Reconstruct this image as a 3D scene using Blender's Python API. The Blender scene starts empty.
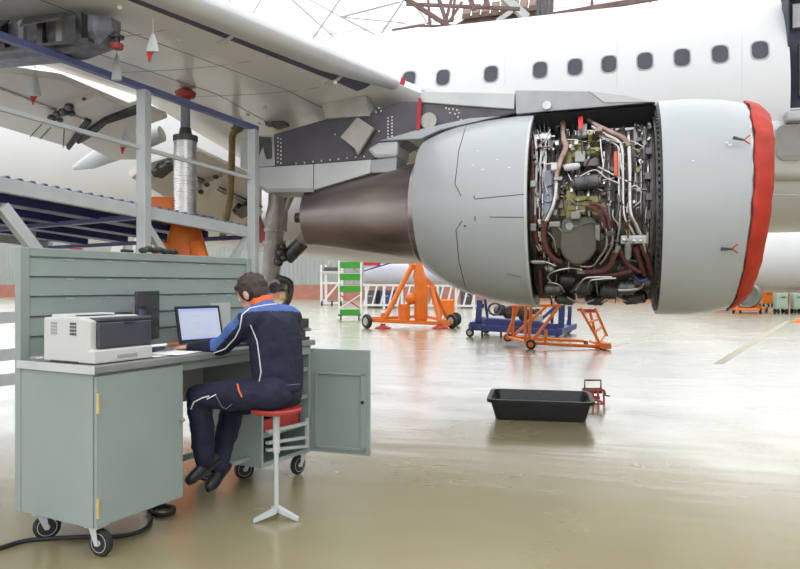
import bpy, bmesh, math, random
from mathutils import Vector, Matrix
random.seed(7)
SC = bpy.context.scene
COL = SC.collection
V = Vector
# ------------------------------------------------------------------ camera
FPX, CX, CY, CAMZ = 693.0, 400.0, 284.5, 1.4
YAW = math.radians(16.8)
CS, SN = math.cos(YAW), math.sin(YAW)
RGT, FWD = V((CS, SN, 0)), V((-SN, CS, 0))          # world X = aircraft axis (nose +X), world Y = away
cam_d = bpy.data.cameras.new('camera')
cam = bpy.data.objects.new('camera', cam_d); COL.objects.link(cam)
cam.location = (0, 0, CAMZ)
cam.rotation_euler = (math.radians(90), 0, YAW)
cam_d.sensor_width = 36; cam_d.lens = 36 * FPX / 800
cam_d.clip_end = 400
SC.camera = cam
# ------------------------------------------------------------------ sky and exposure
wd = bpy.data.worlds.new('overcast_sky'); SC.world = wd; wd.use_nodes = True
bg = wd.node_tree.nodes['Background']
bg.inputs[0].default_value = (0.95, 0.975, 1.0, 1); bg.inputs[1].default_value = 1.0
vs = SC.view_settings
vs.view_transform = 'Standard'; vs.look = 'None'; vs.gamma = 1; vs.use_curve_mapping = False
vs.exposure = 1.42

# ------------------------------------------------------------------ pixel helpers
def ray(px, py):
    return FWD + RGT * ((px - CX) / FPX) + V((0, 0, (CY - py) / FPX))
def cp(px, py, d):                                   # at a distance d along the view axis
    return V((0, 0, CAMZ)) + ray(px, py) * d
def atY(px, py, Y):
    r = ray(px, py); return V((0, 0, CAMZ)) + r * (Y / r.y)
def atZ(px, py, z):
    r = ray(px, py); return V((0, 0, CAMZ)) + r * ((z - CAMZ) / r.z)
def onplane(px, py, p, n):
    r = ray(px, py); o = V((0, 0, CAMZ)); return o + r * ((p - o).dot(n) / r.dot(n))
def cw(x, d, z):                                     # right, forward, up -> world
    return RGT * x + FWD * d + V((0, 0, z))
def gd(py): return FPX * CAMZ / (py - CY)            # ground distance of an image row

# ------------------------------------------------------------------ materials
MATS = {}
def mat(name, col, rough=0.5, metal=0.0, var=0.06, scale=6.0, bump=0.0, bscale=40.0, stretch=None, coat=0.0, col2=None, emit=None):
    if name in MATS: return MATS[name]
    m = bpy.data.materials.new(name); m.use_nodes = True
    nt = m.node_tree; b = nt.nodes['Principled BSDF']
    b.inputs['Roughness'].default_value = rough; b.inputs['Metallic'].default_value = metal
    if coat: b.inputs['Coat Weight'].default_value = coat; b.inputs['Coat Roughness'].default_value = 0.12
    tc = nt.nodes.new('ShaderNodeTexCoord'); mp = nt.nodes.new('ShaderNodeMapping')
    nt.links.new(tc.outputs['Object'], mp.inputs[0])
    if stretch: mp.inputs['Scale'].default_value = stretch
    nz = nt.nodes.new('ShaderNodeTexNoise'); nz.inputs['Scale'].default_value = scale; nz.inputs['Detail'].default_value = 5
    nt.links.new(mp.outputs[0], nz.inputs['Vector'])
    rp = nt.nodes.new('ShaderNodeValToRGB')
    c = V(col); a = col2 if col2 else tuple(c * (1 - var)); d = tuple(V(col) if col2 else c * (1 + var))
    rp.color_ramp.elements[0].position = 0.3; rp.color_ramp.elements[1].position = 0.7
    rp.color_ramp.elements[0].color = (*a, 1); rp.color_ramp.elements[1].color = (*[min(1, x) for x in d], 1)
    nt.links.new(nz.outputs['Fac'], rp.inputs[0]); nt.links.new(rp.outputs[0], b.inputs['Base Color'])
    if bump:
        n2 = nt.nodes.new('ShaderNodeTexNoise'); n2.inputs['Scale'].default_value = bscale
        nt.links.new(mp.outputs[0], n2.inputs['Vector'])
        bp = nt.nodes.new('ShaderNodeBump'); bp.inputs['Strength'].default_value = bump; bp.inputs['Distance'].default_value = 0.01
        nt.links.new(n2.outputs['Fac'], bp.inputs['Height']); nt.links.new(bp.outputs[0], b.inputs['Normal'])
    if emit:
        b.inputs['Emission Color'].default_value = (*emit[0], 1); b.inputs['Emission Strength'].default_value = emit[1]
    MATS[name] = m; return m
def glass(name, tr):
    m = bpy.data.materials.new(name); m.use_nodes = True; nt = m.node_tree; nt.nodes.clear()
    o = nt.nodes.new('ShaderNodeOutputMaterial'); t = nt.nodes.new('ShaderNodeBsdfTransparent'); g = nt.nodes.new('ShaderNodeBsdfGlossy')
    nz = nt.nodes.new('ShaderNodeTexNoise'); nz.inputs['Scale'].default_value = 2
    rp = nt.nodes.new('ShaderNodeValToRGB'); nt.links.new(nz.outputs['Fac'], rp.inputs[0])
    rp.color_ramp.elements[0].color = (tr, tr, tr, 1); rp.color_ramp.elements[1].color = (tr + .04, tr + .04, tr + .04, 1)
    nt.links.new(rp.outputs[0], t.inputs[0])
    mx = nt.nodes.new('ShaderNodeMixShader'); mx.inputs[0].default_value = 0.05; g.inputs['Roughness'].default_value = 0.1
    nt.links.new(t.outputs[0], mx.inputs[1]); nt.links.new(g.outputs[0], mx.inputs[2]); nt.links.new(mx.outputs[0], o.inputs[0])
    MATS[name] = m; return m
WHITE = mat('white_aircraft_paint', (.61, .61, .62), .35, 0, .02, 1.2, coat=.15)
NACGREY = mat('pale_grey_cowl_paint', (.385, .405, .42), .34, 0, .03, 1.5, coat=.2)
WINGGREY = mat('light_grey_wing_paint', (.76, .745, .74), .22, 0, .05, 1.6, coat=.3)
FLAPBEIGE = mat('beige_grey_flap_paint', (.80, .75, .69), .45, 0, .04, 2.0)
SLATMET = mat('pale_slat_metal', (.58, .58, .60), .3, .35, .05, 3)
DARKSLATE = mat('dark_slate_primer', (.085, .074, .09), .42, .1, .16, 5)
MIDGREY = mat('mid_grey_panel', (.36, .36, .37), .4, .2, .10, 5)
LTGREY = mat('light_grey_panel', (.52, .53, .53), .4, .1, .07, 4)
PANELBEIGE = mat('worn_beige_panel', (.42, .40, .37), .5, .1, .12, 7)
NOZZLE = mat('heat_stained_titanium', (.46, .40, .38), .36, .85, .3, 1.6, stretch=(.35, 1.6, 2), col2=(.15, .12, .12))
STEEL = mat('brushed_steel', (.58, .56, .55), .3, .9, .12, 12)
DSTEEL = mat('dark_steel', (.10, .095, .10), .4, .7, .3, 14)
BLACK = mat('black_rubber', (.012, .012, .014), .6, 0, .2, 10)
BAYDARK = mat('engine_bay_dark', (.045, .042, .042), .5, .4, .5, 9)
BAYMET = mat('fan_case_metal', (.12, .105, .095), .42, .6, .45, 7)
PALEMET = mat('pale_case_panel', (.26, .265, .24), .4, .4, .14, 6)
YELLOWGR = mat('olive_yellow_primer', (.25, .23, .075), .5, .1, .3, 14)
OLIVE = mat('olive_grey_tank', (.075, .068, .05), .45, .2, .14, 7)
COPPER = mat('brown_heated_duct', (.28, .19, .16), .32, .8, .3, 12)
MAROON = mat('maroon_hose', (.10, .028, .027), .55, 0, .3, 30)
SILPIPE = mat('silver_pipe', (.46, .44, .42), .25, .9, .12, 16)
BLUEGREY = mat('blue_grey_box', (.20, .215, .26), .45, .2, .12, 8)
REDCLOTH = mat('red_cover_cloth', (.44, .022, .005), .6, 0, .16, 5, bump=.8, bscale=7)
REDTAG = mat('red_ribbon', (.48, .018, .025), .6, 0, .1, 10)
ORANGE = mat('orange_paint', (.80, .185, .014), .42, 0, .08, 5)
BLUEP = mat('dark_blue_paint', (.035, .05, .19), .45, 0, .2, 6)
BLUEDECK = mat('blue_deck_sheet', (.26, .29, .52), .5, .1, .15, 6)
BLUERAIL = mat('blue_violet_rail', (.11, .125, .29), .42, .1, .12, 6)
GREYPAINT = mat('pale_grey_steel_paint', (.50, .53, .54), .45, 0, .07, 5)
DESKGREEN = mat('grey_green_metal', (.265, .315, .298), .42, 0, .05, 2.5)
DESKTOP = mat('grey_laminate', (.22, .22, .22), .4, 0, .08, 8)
BRASS = mat('brass_hinge', (.60, .47, .22), .35, .7, .1, 20)
PRWHITE = mat('off_white_plastic', (.56, .56, .54), .45, 0, .02, 8)
PRDARK = mat('dark_slate_plastic', (.055, .055, .075), .4, 0, .08, 10)
SCRBLK = mat('black_gloss_screen', (.015, .015, .02), .15, 0, .1, 10)
PAPER = mat('white_paper', (.82, .82, .80), .8, 0, .02, 10)
NAVY = mat('navy_work_cloth', (.008, .011, .032), .8, 0, .25, 9, bump=.25, bscale=60)
SUITBLUE = mat('mid_blue_work_cloth', (.07, .135, .38), .8, 0, .12, 10, bump=.25, bscale=60)
PIPING = mat('white_piping', (.75, .76, .80), .7, 0, .03, 10)
ORCOL = mat('orange_collar_cloth', (.85, .15, .035), .8, 0, .1, 20)
SKIN = mat('skin', (.56, .31, .22), .5, 0, .08, 14)
HAIR = mat('dark_brown_hair', (.035, .018, .012), .55, 0, .4, 60, stretch=(1, 1, .2), bump=.5, bscale=90)
SHOE = mat('black_leather', (.018, .018, .02), .4, 0, .2, 12)
REDSEAT = mat('red_vinyl', (.36, .03, .028), .4, 0, .15, 8)
REDP = mat('dull_red_paint', (.42, .045, .04), .45, 0, .15, 8)
GREENP = mat('bright_green_paint', (.05, .33, .035), .45, 0, .08, 6)
WHITEP = mat('white_steel_paint', (.72, .72, .72), .45, 0, .05, 6)
BRICKRED = mat('red_brown_plinth_paint', (.40, .17, .12), .7, 0, .12, 1.5)
RUST = mat('brown_steel_truss', (.17, .105, .10), .6, .2, .25, 2)
TANWOOD = mat('tan_planks', (.20, .13, .10), .7, 0, .2, 3)
CABGREEN = mat('pale_green_cabinet', (.36, .46, .37), .5, 0, .05, 3)
LAVENDER = mat('lavender_grey_sheet', (.52, .52, .58), .5, 0, .05, 2)
CLEARWRAP = mat('milky_plastic_wrap', (.62, .63, .63), .2, 0, .05, 6, bump=.8, bscale=5)
PANE = glass('clear_glazing', .90)
CABGLASS = mat('dark_cabin_glass', (.035, .04, .055), .12, 0, .15, 4)
PORTBACK = mat('window_gasket_grey', (.34, .35, .37), .4)

# ------------------------------------------------------------------ mesh builder
class MB:
    def __init__(s, M=None): s.v = []; s.f = []; s.mi = []; s.M = M or Matrix.Identity(4); s.cur = 0
    def p(s, q): s.v.append(s.M @ V(q)); return len(s.v) - 1
    def face(s, idx): s.f.append(tuple(idx)); s.mi.append(s.cur)
    def box(s, a, b):
        x0, y0, z0 = a; x1, y1, z1 = b
        i = [s.p(q) for q in ((x0,y0,z0),(x1,y0,z0),(x1,y1,z0),(x0,y1,z0),(x0,y0,z1),(x1,y0,z1),(x1,y1,z1),(x0,y1,z1))]
        for f in ((0,3,2,1),(4,5,6,7),(0,1,5,4),(1,2,6,5),(2,3,7,6),(3,0,4,7)): s.face([i[k] for k in f])
        return s
    def obox(s, c, ex, ey, ez):                       # centre and three half-extent vectors
        c, ex, ey, ez = V(c), V(ex), V(ey), V(ez)
        i = [s.p(c + ex*a + ey*b + ez*d) for d in (-1, 1) for a, b in ((-1,-1),(1,-1),(1,1),(-1,1))]
        for f in ((0,3,2,1),(4,5,6,7),(0,1,5,4),(1,2,6,5),(2,3,7,6),(3,0,4,7)): s.face([i[k] for k in f])
        return s
    def bar(s, a, b, w, h=None, up=(0, 0, 1)):         # rectangular bar from a to b
        a, b = V(a), V(b); h = h or w; d = (b - a); up = V(up)
        if abs(d.normalized().dot(up)) > .98: up = V((1, 0, 0))
        x = d.cross(up).normalized(); y = x.cross(d).normalized()
        return s.obox((a + b) / 2, d / 2, x * w / 2, y * h / 2)
    def rings(s, rs, cap=True, closed=True):
        ids = [[s.p(q) for q in r] for r in rs]
        n = len(rs[0]); m = n if closed else n - 1
        for A, B in zip(ids, ids[1:]):
            for k in range(m): s.face((A[k], A[(k+1) % n], B[(k+1) % n], B[k]))
        if cap and closed: s.face(ids[0][::-1]); s.face(ids[-1])
        return s
    def tube(s, pts, r, n=8, cap=True):
        pts = [V(q) for q in pts]; rs = []; u = None
        for k, q in enumerate(pts):
            t = (pts[min(k+1, len(pts)-1)] - pts[max(k-1, 0)]).normalized()
            if u is None:
                u = t.orthogonal().normalized()
            u = (u - t * u.dot(t)).normalized(); w = t.cross(u)
            rr = r[k] if isinstance(r, (list, tuple)) else r
            rs.append([q + (u * math.cos(2*math.pi*j/n) + w * math.sin(2*math.pi*j/n)) * rr for j in range(n)])
        return s.rings(rs, cap)
    def cyl(s, a, b, r0, r1=None, n=16): return s.tube([a, b], [r0, r0 if r1 is None else r1], n)
    def lathe(s, c, ax, prof, n=32, cap=False):       # profile of (along, radius)
        c, ax = V(c), V(ax).normalized(); u = ax.orthogonal().normalized(); w = ax.cross(u)
        return s.rings([[c + ax*h + (u*math.cos(2*math.pi*j/n) + w*math.sin(2*math.pi*j/n))*r for j in range(n)] for h, r in prof], cap)
    def ball(s, c, r, n=12, sc=(1, 1, 1), A=None):
        c = V(c); rs = []
        for k in range(n//2 + 1):
            t = -math.pi/2 + math.pi*k/(n//2); t = max(-1.55, min(1.55, t))
            ring = []
            for j in range(n):
                q = V((math.cos(t)*math.cos(2*math.pi*j/n)*sc[0], math.cos(t)*math.sin(2*math.pi*j/n)*sc[1], math.sin(t)*sc[2])) * r
                ring.append(c + (A @ q if A else q))
            rs.append(ring)
        return s.rings(rs, True)
    def prism(s, poly, ext):                          # polygon points + extrusion vector
        ext = V(ext); return s.rings([[V(q) for q in poly], [V(q) + ext for q in poly]], True)
    def build(s, name, m, parent=None, smooth=False, bevel=0, auto=True, loc=None):
        me = bpy.data.meshes.new(name)
        org = V((0, 0, 0))
        if parent is not None:
            r = parent
            while r is not None: org = org + V(r.location); r = r.parent
        elif loc is not None: org = V(loc)
        else:
            org = V(((min(q.x for q in s.v)+max(q.x for q in s.v))/2, (min(q.y for q in s.v)+max(q.y for q in s.v))/2, min(q.z for q in s.v)))
        me.from_pydata([q - org for q in s.v], [], s.f)
        for mm in (m if isinstance(m, (list, tuple)) else [m]): me.materials.append(mm)
        me.polygons.foreach_set('material_index', s.mi)
        bm = bmesh.new(); bm.from_mesh(me); bmesh.ops.recalc_face_normals(bm, faces=bm.faces); bm.to_mesh(me); bm.free()
        o = bpy.data.objects.new(name, me); COL.objects.link(o)
        if parent is not None: o.parent = parent
        else: o.location = org
        if smooth:
            me.polygons.foreach_set('use_smooth', [True] * len(me.polygons))
            try: me.set_sharp_from_angle(angle=math.radians(smooth if smooth is not True else 40))
            except Exception: pass
        if bevel:
            bv = o.modifiers.new('bevel', 'BEVEL'); bv.width = bevel; bv.segments = 2; bv.limit_method = 'ANGLE'
        return o
def tag(o, label, cat, group=None, kind=None):
    o['label'] = label
    if cat: o['category'] = cat
    if group: o['group'] = group
    if kind: o['kind'] = kind
    return o
def empty(name, loc, label, cat, group=None):
    o = bpy.data.objects.new(name, None); COL.objects.link(o); o.location = loc; o.empty_display_size = .1
    return tag(o, label, cat, group)
def struct(o): o['kind'] = 'structure'; return o
def pieces(name, meshobj, mats4):                     # copies of one piece sharing its mesh
    for Mx in mats4:
        c = meshobj.copy(); COL.objects.link(c); c.matrix_basis = Mx
def smoothpath(pts, sub=4):
    pts = [V(q) for q in pts]
    if len(pts) < 3: return pts
    out = []
    for k in range(len(pts)-1):
        a, b, c, d = pts[max(k-1, 0)], pts[k], pts[k+1], pts[min(k+2, len(pts)-1)]
        for j in range(sub):
            t = j/sub
            out.append(.5*((2*b) + (c-a)*t + (2*a-5*b+4*c-d)*t*t + (3*b-a-3*c+d)*t**3))
    out.append(pts[-1]); return out

# ================================================================== HANGAR
FX0, FX1, FY0, FY1, WZ = -80.0, 36.0, -28.0, 62.0, 22.0
def floor_mat():
    m = mat('polished_concrete_floor', (.37, .32, .185), .22, 0, .1, .35, col2=(.27, .228, .12))
    nt = m.node_tree; b = nt.nodes['Principled BSDF']
    tc = nt.nodes.new('ShaderNodeTexCoord')
    n1 = nt.nodes.new('ShaderNodeTexNoise'); n1.inputs['Scale'].default_value = 1.3; n1.inputs['Detail'].default_value = 4
    nt.links.new(tc.outputs['Object'], n1.inputs['Vector'])
    mr = nt.nodes.new('ShaderNodeMapRange'); mr.inputs[1].default_value = .3; mr.inputs[2].default_value = .7
    mr.inputs[3].default_value = .13; mr.inputs[4].default_value = .30
    nt.links.new(n1.outputs['Fac'], mr.inputs[0]); nt.links.new(mr.outputs[0], b.inputs['Roughness'])
    n2 = nt.nodes.new('ShaderNodeTexNoise'); n2.inputs['Scale'].default_value = 1.6; n2.inputs['Detail'].default_value = 1.5
    mp2 = nt.nodes.new('ShaderNodeMapping'); mp2.inputs['Rotation'].default_value = (0, 0, -.3); mp2.inputs['Scale'].default_value = (.5, 2.2, 1)
    nt.links.new(tc.outputs['Object'], mp2.inputs[0]); nt.links.new(mp2.outputs[0], n2.inputs['Vector'])
    bp = nt.nodes.new('ShaderNodeBump'); bp.inputs['Strength'].default_value = .16; bp.inputs['Distance'].default_value = .05
    nt.links.new(n2.outputs['Fac'], bp.inputs['Height']); nt.links.new(bp.outputs[0], b.inputs['Normal'])
    b.inputs['Coat Weight'].default_value = 1.0; b.inputs['Coat IOR'].default_value = 1.58; b.inputs['Coat Roughness'].default_value = .27
    return m
struct(MB().box((FX0, FY0, -.3), (FX1, FY1, 0)).build('floor', floor_mat()))
WALLSHEET = mat('grey_corrugated_sheet', (.34, .37, .36), .55, .1, .05, .5)
def corrugated(a, b, z0, z1, name, n, pitch=.45, depth=.07):
    a, b = V(a), V(b); L = (b-a).length; t = (b-a)/L; nrm = V((-t.y, t.x, 0)); m = MB(); k = int(L/pitch)
    top, bot = [], []
    for i in range(k+1):
        for du, dd in ((0, 0), (.3, 0), (.5, 1), (.8, 1)):
            q = a + t*min(L, (i+du)*pitch) + nrm*dd*depth*n
            bot.append(V((q.x, q.y, z0))); top.append(V((q.x, q.y, z1)))
    m.rings([bot, top], False, closed=False)
    return struct(m.build(name, WALLSHEET))
corrugated((FX0, FY1, 0), (FX1, FY1, 0), 1.35, 7.5, 'wall_back', -1)
struct(MB().box((FX0, FY1-.12, 0), (FX1, FY1+.1, 1.36)).build('trim_1', BRICKRED))
corrugated((FX0, FY0, 0), (FX0, FY1, 0), 0, 6, 'wall_left', -1, 1.0, .1)
struct(MB().box((FX1, FY0, 0), (FX1+.3, FY1, WZ)).build('wall_right', mat('painted_wall', (.45, .46, .46), .7)))
struct(MB().box((FX0, FY0-.3, 0), (FX1, FY0, .6)).build('wall_front', MATS['painted_wall']))
def glazing(name, a, b, z0, z1, nx, nz):              # window band: steel frame with panes
    a, b = V(a), V(b); m = MB()
    for i in range(nx+1):
        q = a.lerp(b, i/nx); m.bar(q + V((0, 0, z0)), q + V((0, 0, z1)), .16)
    for j in range(nz+1):
        z = z0 + (z1-z0)*j/nz; m.bar(a + V((0, 0, z)), b + V((0, 0, z)), .14)
    fr = struct(m.build(name, mat('pale_glazing_bar', (.7, .7, .7), .5)))
    d = (b-a)/nx; h = (z1-z0)/nz
    base = MB().obox((0, 0, 0), d*.485, V((-d.y, d.x, 0)).normalized()*.01, V((0, 0, h*.48)))
    first = None
    for i in range(nx):
        for j in range(nz):
            q = a + d*(i+.5) + V((0, 0, z0 + h*(j+.5))) - fr.location
            if first is None:
                first = MB(); first.v = [x.copy() for x in base.v]; first.f = base.f; first.mi = base.mi
                me = bpy.data.meshes.new('pane'); me.from_pydata(first.v, [], first.f); me.materials.append(PANE)
            o = bpy.data.objects.new('pane', me); COL.objects.link(o); o.parent = fr; o.location = q
glazing('window_1', (FX0, FY1, 0), (FX1, FY1, 0), 7.5, WZ, 14, 3)
glazing('window_2', (FX0, FY0, 0), (FX0, FY1, 0), 6.0, WZ, 10, 3)
glazing('fill_window', (FX0, FY0, 0), (FX1, FY0, 0), .6, WZ, 14, 4)  # unseen glazing added behind the camera to brighten the wing underside
m = MB()
for i in range(15):
    x = FX0 + (FX1-FX0)*i/14; m.box((x-.1, FY0, WZ), (x+.1, FY1, WZ+.35))
for j in range(11):
    y = FY0 + (FY1-FY0)*j/10; m.box((FX0, y-.07, WZ), (FX1, y+.07, WZ+.25))
ceil = struct(m.build('ceiling', MATS['pale_glazing_bar']))
pm = bpy.data.meshes.new('roof_pane'); dx, dy = (FX1-FX0)/14*.49, (FY1-FY0)/10*.49
pm.from_pydata([(-dx,-dy,0),(dx,-dy,0),(dx,dy,0),(-dx,dy,0),(-dx,-dy,.02),(dx,-dy,.02),(dx,dy,.02),(-dx,dy,.02)], [], [(0,3,2,1),(4,5,6,7),(0,1,5,4),(1,2,6,5),(2,3,7,6),(3,0,4,7)])
pm.materials.append(PANE)
for i in range(14):
    for j in range(10):
        o = bpy.data.objects.new('roof_pane', pm); COL.objects.link(o); o.parent = ceil
        o.location = V((FX0 + (FX1-FX0)*(i+.5)/14, FY0 + (FY1-FY0)*(j+.5)/10, WZ+.3)) - ceil.location
# painted floor lines
LINE = mat('pale_floor_line', (.385, .338, .20), .4, 0, .1, 2)
def floor_line(n, a, b, w):
    a, b = atZ(*a, 0), atZ(*b, 0); d = (b-a).normalized(); s_ = V((-d.y, d.x, 0))*w/2
    struct(MB().prism([a+s_, b+s_, b-s_, a-s_], (0, 0, .002)).build('trim_%d' % n, LINE))
floor_line(2, (788, 321), (718, 364), .16)
floor_line(3, (697, 327), (600, 349), .16)

# roof steelwork seen above the fuselage
def rod_thing(name, label, d, rods, m, cat, group=None, pname='rod', extra=None):
    pts = [cp(a, b, d) for r in rods for a, b in (r[0], r[1])]
    base = V((sum(p.x for p in pts)/len(pts), sum(p.y for p in pts)/len(pts), min(p.z for p in pts)))
    root = empty(name, base, label, cat, group)
    for a, b, w in rods:
        MB().bar(cp(*a, d), cp(*b, d), w*(1.5 if pname == 'strut' else 1)*d/FPX).build(pname, m, root)
    return root
rod_thing('roof_tie', 'thin grey roof tie rods crossing in the bright glazing above the wing', 30,
  [((312,40),(341,-2),1.5), ((341,17),(400,2),1.5), ((341,17),(405,23),1.1), ((305,-3),(341,17),1.1), ((341,17),(376,35),1.3), ((381,34),(404,0),1.8), ((250,18),(263,-3),1.2), ((228,4),(231,-3),1.2)], MIDGREY, 'steelwork')
rod_thing('roof_truss', 'brown lattice roof truss with pale diagonal strut above the fuselage', 32,
  [((403,-3),(450,27),2.6), ((406,4),(520,9),2.0), ((438,-3),(447,24),2.5), ((452,-3),(445,24),2.2), ((428,-3),(430,26),1.6), ((449,22),(462,2),1.8), ((455,-2),(452,22),1.6), ((470,-2),(474,10),3.0), ((486,-2),(487,8),3.4), ((392,30),(425,25),1.3), ((520,25),(420,26),1.4)], RUST, 'steelwork', pname='strut')
tr_ = [o for o in COL.objects if o.name == 'roof_truss'][0]
for px in (438, 470, 487):
    q = cp(px, -2, 32); MB().bar(q, V((q.x, q.y, WZ+.1)), .12).build('hanger', RUST, tr_)
root = empty('crane_bridge', cp(505, 20, 34), 'brown overhead crane bridge with tan plank walkway above the fuselage', 'crane')
D = 34
MB().prism([cp(456,24,D), cp(470,16,D), cp(540,6,D), cp(541,16,D)], FWD*.5).build('girder', RUST, root)
for k in range(8):
    a0 = 462 + k*9.5
    MB().prism([cp(a0,19.5-k*1.2,D-.2), cp(a0+8,18.2-k*1.2,D-.2), cp(a0+9.5,9-k*1.1,D+2.5), cp(a0+1.5,10-k*1.1,D+2.5)], (0,0,.25)).build('plank', TANWOOD, root)
MB().bar(cp(503,-3,D-.5), cp(527,18,D-.5), .35).build('diagonal_strut', LTGREY, root)
MB().bar(cp(497,21,D-.5), cp(512,11,D-.5), .18).build('diagonal_strut', LTGREY, root)
for k in range(4):
    MB().bar(cp(539+k*4.5,-3,D-1), cp(538+k*4.5,17-k,D-1), .15).build('hoist_post', DSTEEL, root)
MB().prism([cp(538,-3,D), cp(553,-3,D), cp(553,14,D), cp(538,17,D)], FWD*1.5).build('hoist_box', RUST, root)
MB().bar(cp(550,15.5,D-1), cp(662,-3,D-1), .22).build('rail_beam', RUST, root)
for px in (500, 592, 660):
    q = cp(px, -2 if px != 592 else 8, D-1); MB().bar(q, V((q.x, q.y, WZ+.1)), .12).build('hanger', RUST, root)
e_ = cp(660,-3,D-1); MB().bar(e_, e_ + V((18,-4,1)), .22).build('rail_beam', RUST, root)

# ================================================================== AIRLINER
FYC, FZC, FR = 13.17, 4.29, 2.0
air = empty('airliner', (-2, 9.5, 0), 'white airliner on jacks with an engine bay opened up', 'airplane')
def fus(px, py, r=FR):
    rr = ray(px, py); o = V((0, 0, CAMZ))
    a = rr.y**2 + rr.z**2; b = 2*(-FYC*rr.y + (CAMZ-FZC)*rr.z); c = FYC**2 + (CAMZ-FZC)**2 - r*r
    dsc = b*b - 4*a*c
    if dsc < 0: dsc = 0
    return o + rr*((-b - math.sqrt(dsc))/(2*a))
def fring(s, r, zc, n=72): return [V((s, FYC - r*math.cos(2*math.pi*j/n), zc + r*math.sin(2*math.pi*j/n))) for j in range(n)]
stations = [(-24,.35,5.6),(-21,.85,5.25),(-18,1.3,4.95),(-15,1.7,4.58),(-12.5,1.92,4.36),(-10.5,2,FZC),(-5,2,FZC),(0,2,FZC),(2.5,2,FZC),(3.42,2,FZC),(6,2,FZC),(8,1.88,4.2),(9.5,1.6,4.02),(10.8,1.1,3.85),(11.5,.55,3.72),(11.75,.1,3.68)]
m = MB(); ids = [[m.p(q) for q in fring(*st)] for st in stations]
for k in range(len(stations)-1):
    for j in range(72):
        if stations[k][0] == 2.5 and (j >= 70 or j < 10): continue        # open passenger door
        m.face((ids[k][j], ids[k][(j+1) % 72], ids[k+1][(j+1) % 72], ids[k+1][j]))
m.face(ids[0][::-1]); m.face(ids[-1])
fuse = m.build('fuselage', WHITE, air, smooth=60)
# doorway
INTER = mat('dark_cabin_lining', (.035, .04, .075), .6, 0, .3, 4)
a0, a1 = math.radians(-10), math.radians(50)
m = MB()
m.box((2.5, 11.6, 3.9), (3.4, 11.62, 5.7)); m.box((2.5, 11.2, 3.86), (3.42, 11.62, 3.92))
m.box((2.48, 11.25, 3.9), (2.5, 11.62, 5.75)); m.box((3.4, 11.2, 3.9), (3.44, 11.62, 5.75)); m.box((2.56, 11.3, 5.68), (3.44, 11.7, 5.76))
m.build('doorway_lining', INTER, fuse)
MB().box((2.6, 11.5, 5.2), (3.4, 11.6, 5.55)).build('overhead_panel', MIDGREY, fuse)
MB().box((2.66, 11.35, 4.15), (2.72, 11.5, 4.95)).build('door_strip', PALEMET, fuse)
m = MB(); m.box((2.42, 11.02, 3.72), (3.5, 11.3, 3.88)); m.build('door_sill', MIDGREY, fuse, bevel=.04)
# cabin windows
def rrect(w, h, r, n=5):
    out = []
    for cx, cy, a in ((w/2-r, h/2-r, 0), (-w/2+r, h/2-r, 90), (-w/2+r, -h/2+r, 180), (w/2-r, -h/2+r, 270)):
        for k in range(n+1):
            t = math.radians(a + 90*k/n); out.append((cx + r*math.cos(t), cy + r*math.sin(t)))
    return out
for k, (px, py) in enumerate([(409,79),(443,77.5),(491,74),(540,70),(575,67),(609,64),(645,61),(682,57.5),(720,54),(760,50)]):
    c = fus(px, py); th = math.asin((c.z-FZC)/FR)
    out = V((0, -math.cos(th), math.sin(th))); up = V((0, math.sin(th), math.cos(th))); ax = V((1, 0, 0))
    def plate(w, h, d0, d1, r=.095):
        pts = rrect(w, h, min(r, w*.42)); return [[c + ax*a + up*b + out*(d0 - b*b*.25/FR*2) for a, b in pts], [c + ax*a + up*b + out*(d1 - b*b*.25/FR*2) for a, b in pts]]
    g = MB().rings(plate(.255, .325, -.02, .006)).build('cabin_window', PORTBACK, air)
    MB().rings(plate(.215, .285, 0, .010)).build('pane', CABGLASS, g)
# fuselage skin seams
SEAM = mat('dark_seam_gap', (.10, .10, .105), .6, 0, .2, 10)
PSEAM = mat('pale_skin_lap', (.60, .60, .61), .5, 0, .05, 10)
def fseam(pts, r=.004, mm=None):
    MB().tube([fus(*q, FR+.001) for q in pts], r, 5).build('skin_seam', mm or PSEAM, fuse)
fseam([(742, y) for y in range(34, 100, 8)]); fseam([(617, y) for y in range(24, 92, 8)]); fseam([(505, y) for y in range(30, 88, 8)])
for y in (183, 195): fseam([(x, y) for x in (772, 785, 800, 820)], .006)
# plastic-wrapped patch beside the door sill
grid = [[fus(x, y, FR+.012) for x in (768, 778, 790, 802, 815)] for y in range(121, 183, 10)]
m = MB(); m.rings(grid, False, closed=False); wrap = m.build('plastic_wrap', CLEARWRAP, fuse, smooth=True)
sl = wrap.modifiers.new('thick', 'SOLIDIFY'); sl.thickness = .008
m = MB(); pts = [fus(790+x, 143+y, FR+.02) for x, y in rrect(30, 36, 10)]
MB().prism(pts, (0, -.05, 0)).build('service_hatch', MIDGREY, fuse)
# belly fairing
m = MB(); rs = []
for s, w, zb, zt in ((-9,.9,2.32,3.0),(-8,1.45,2.2,3.2),(-6.5,1.85,2.02,3.5),(-5,2.06,1.86,3.6),(-3,2.14,1.78,3.6),(-1,2.1,1.85,3.5),(1,1.8,2.1,3.2),(2.2,1.2,2.3,3.0)):
    zm, h = (zb+zt)/2, (zt-zb)/2
    rs.append([V((s, FYC - w*math.copysign(abs(math.cos(t))**.8, math.cos(t)), zm + h*math.copysign(abs(math.sin(t))**.8, math.sin(t)))) for t in [2*math.pi*j/40 for j in range(40)]])
m.rings(rs); m.build('belly_fairing', WHITE, air, smooth=60)

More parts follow.
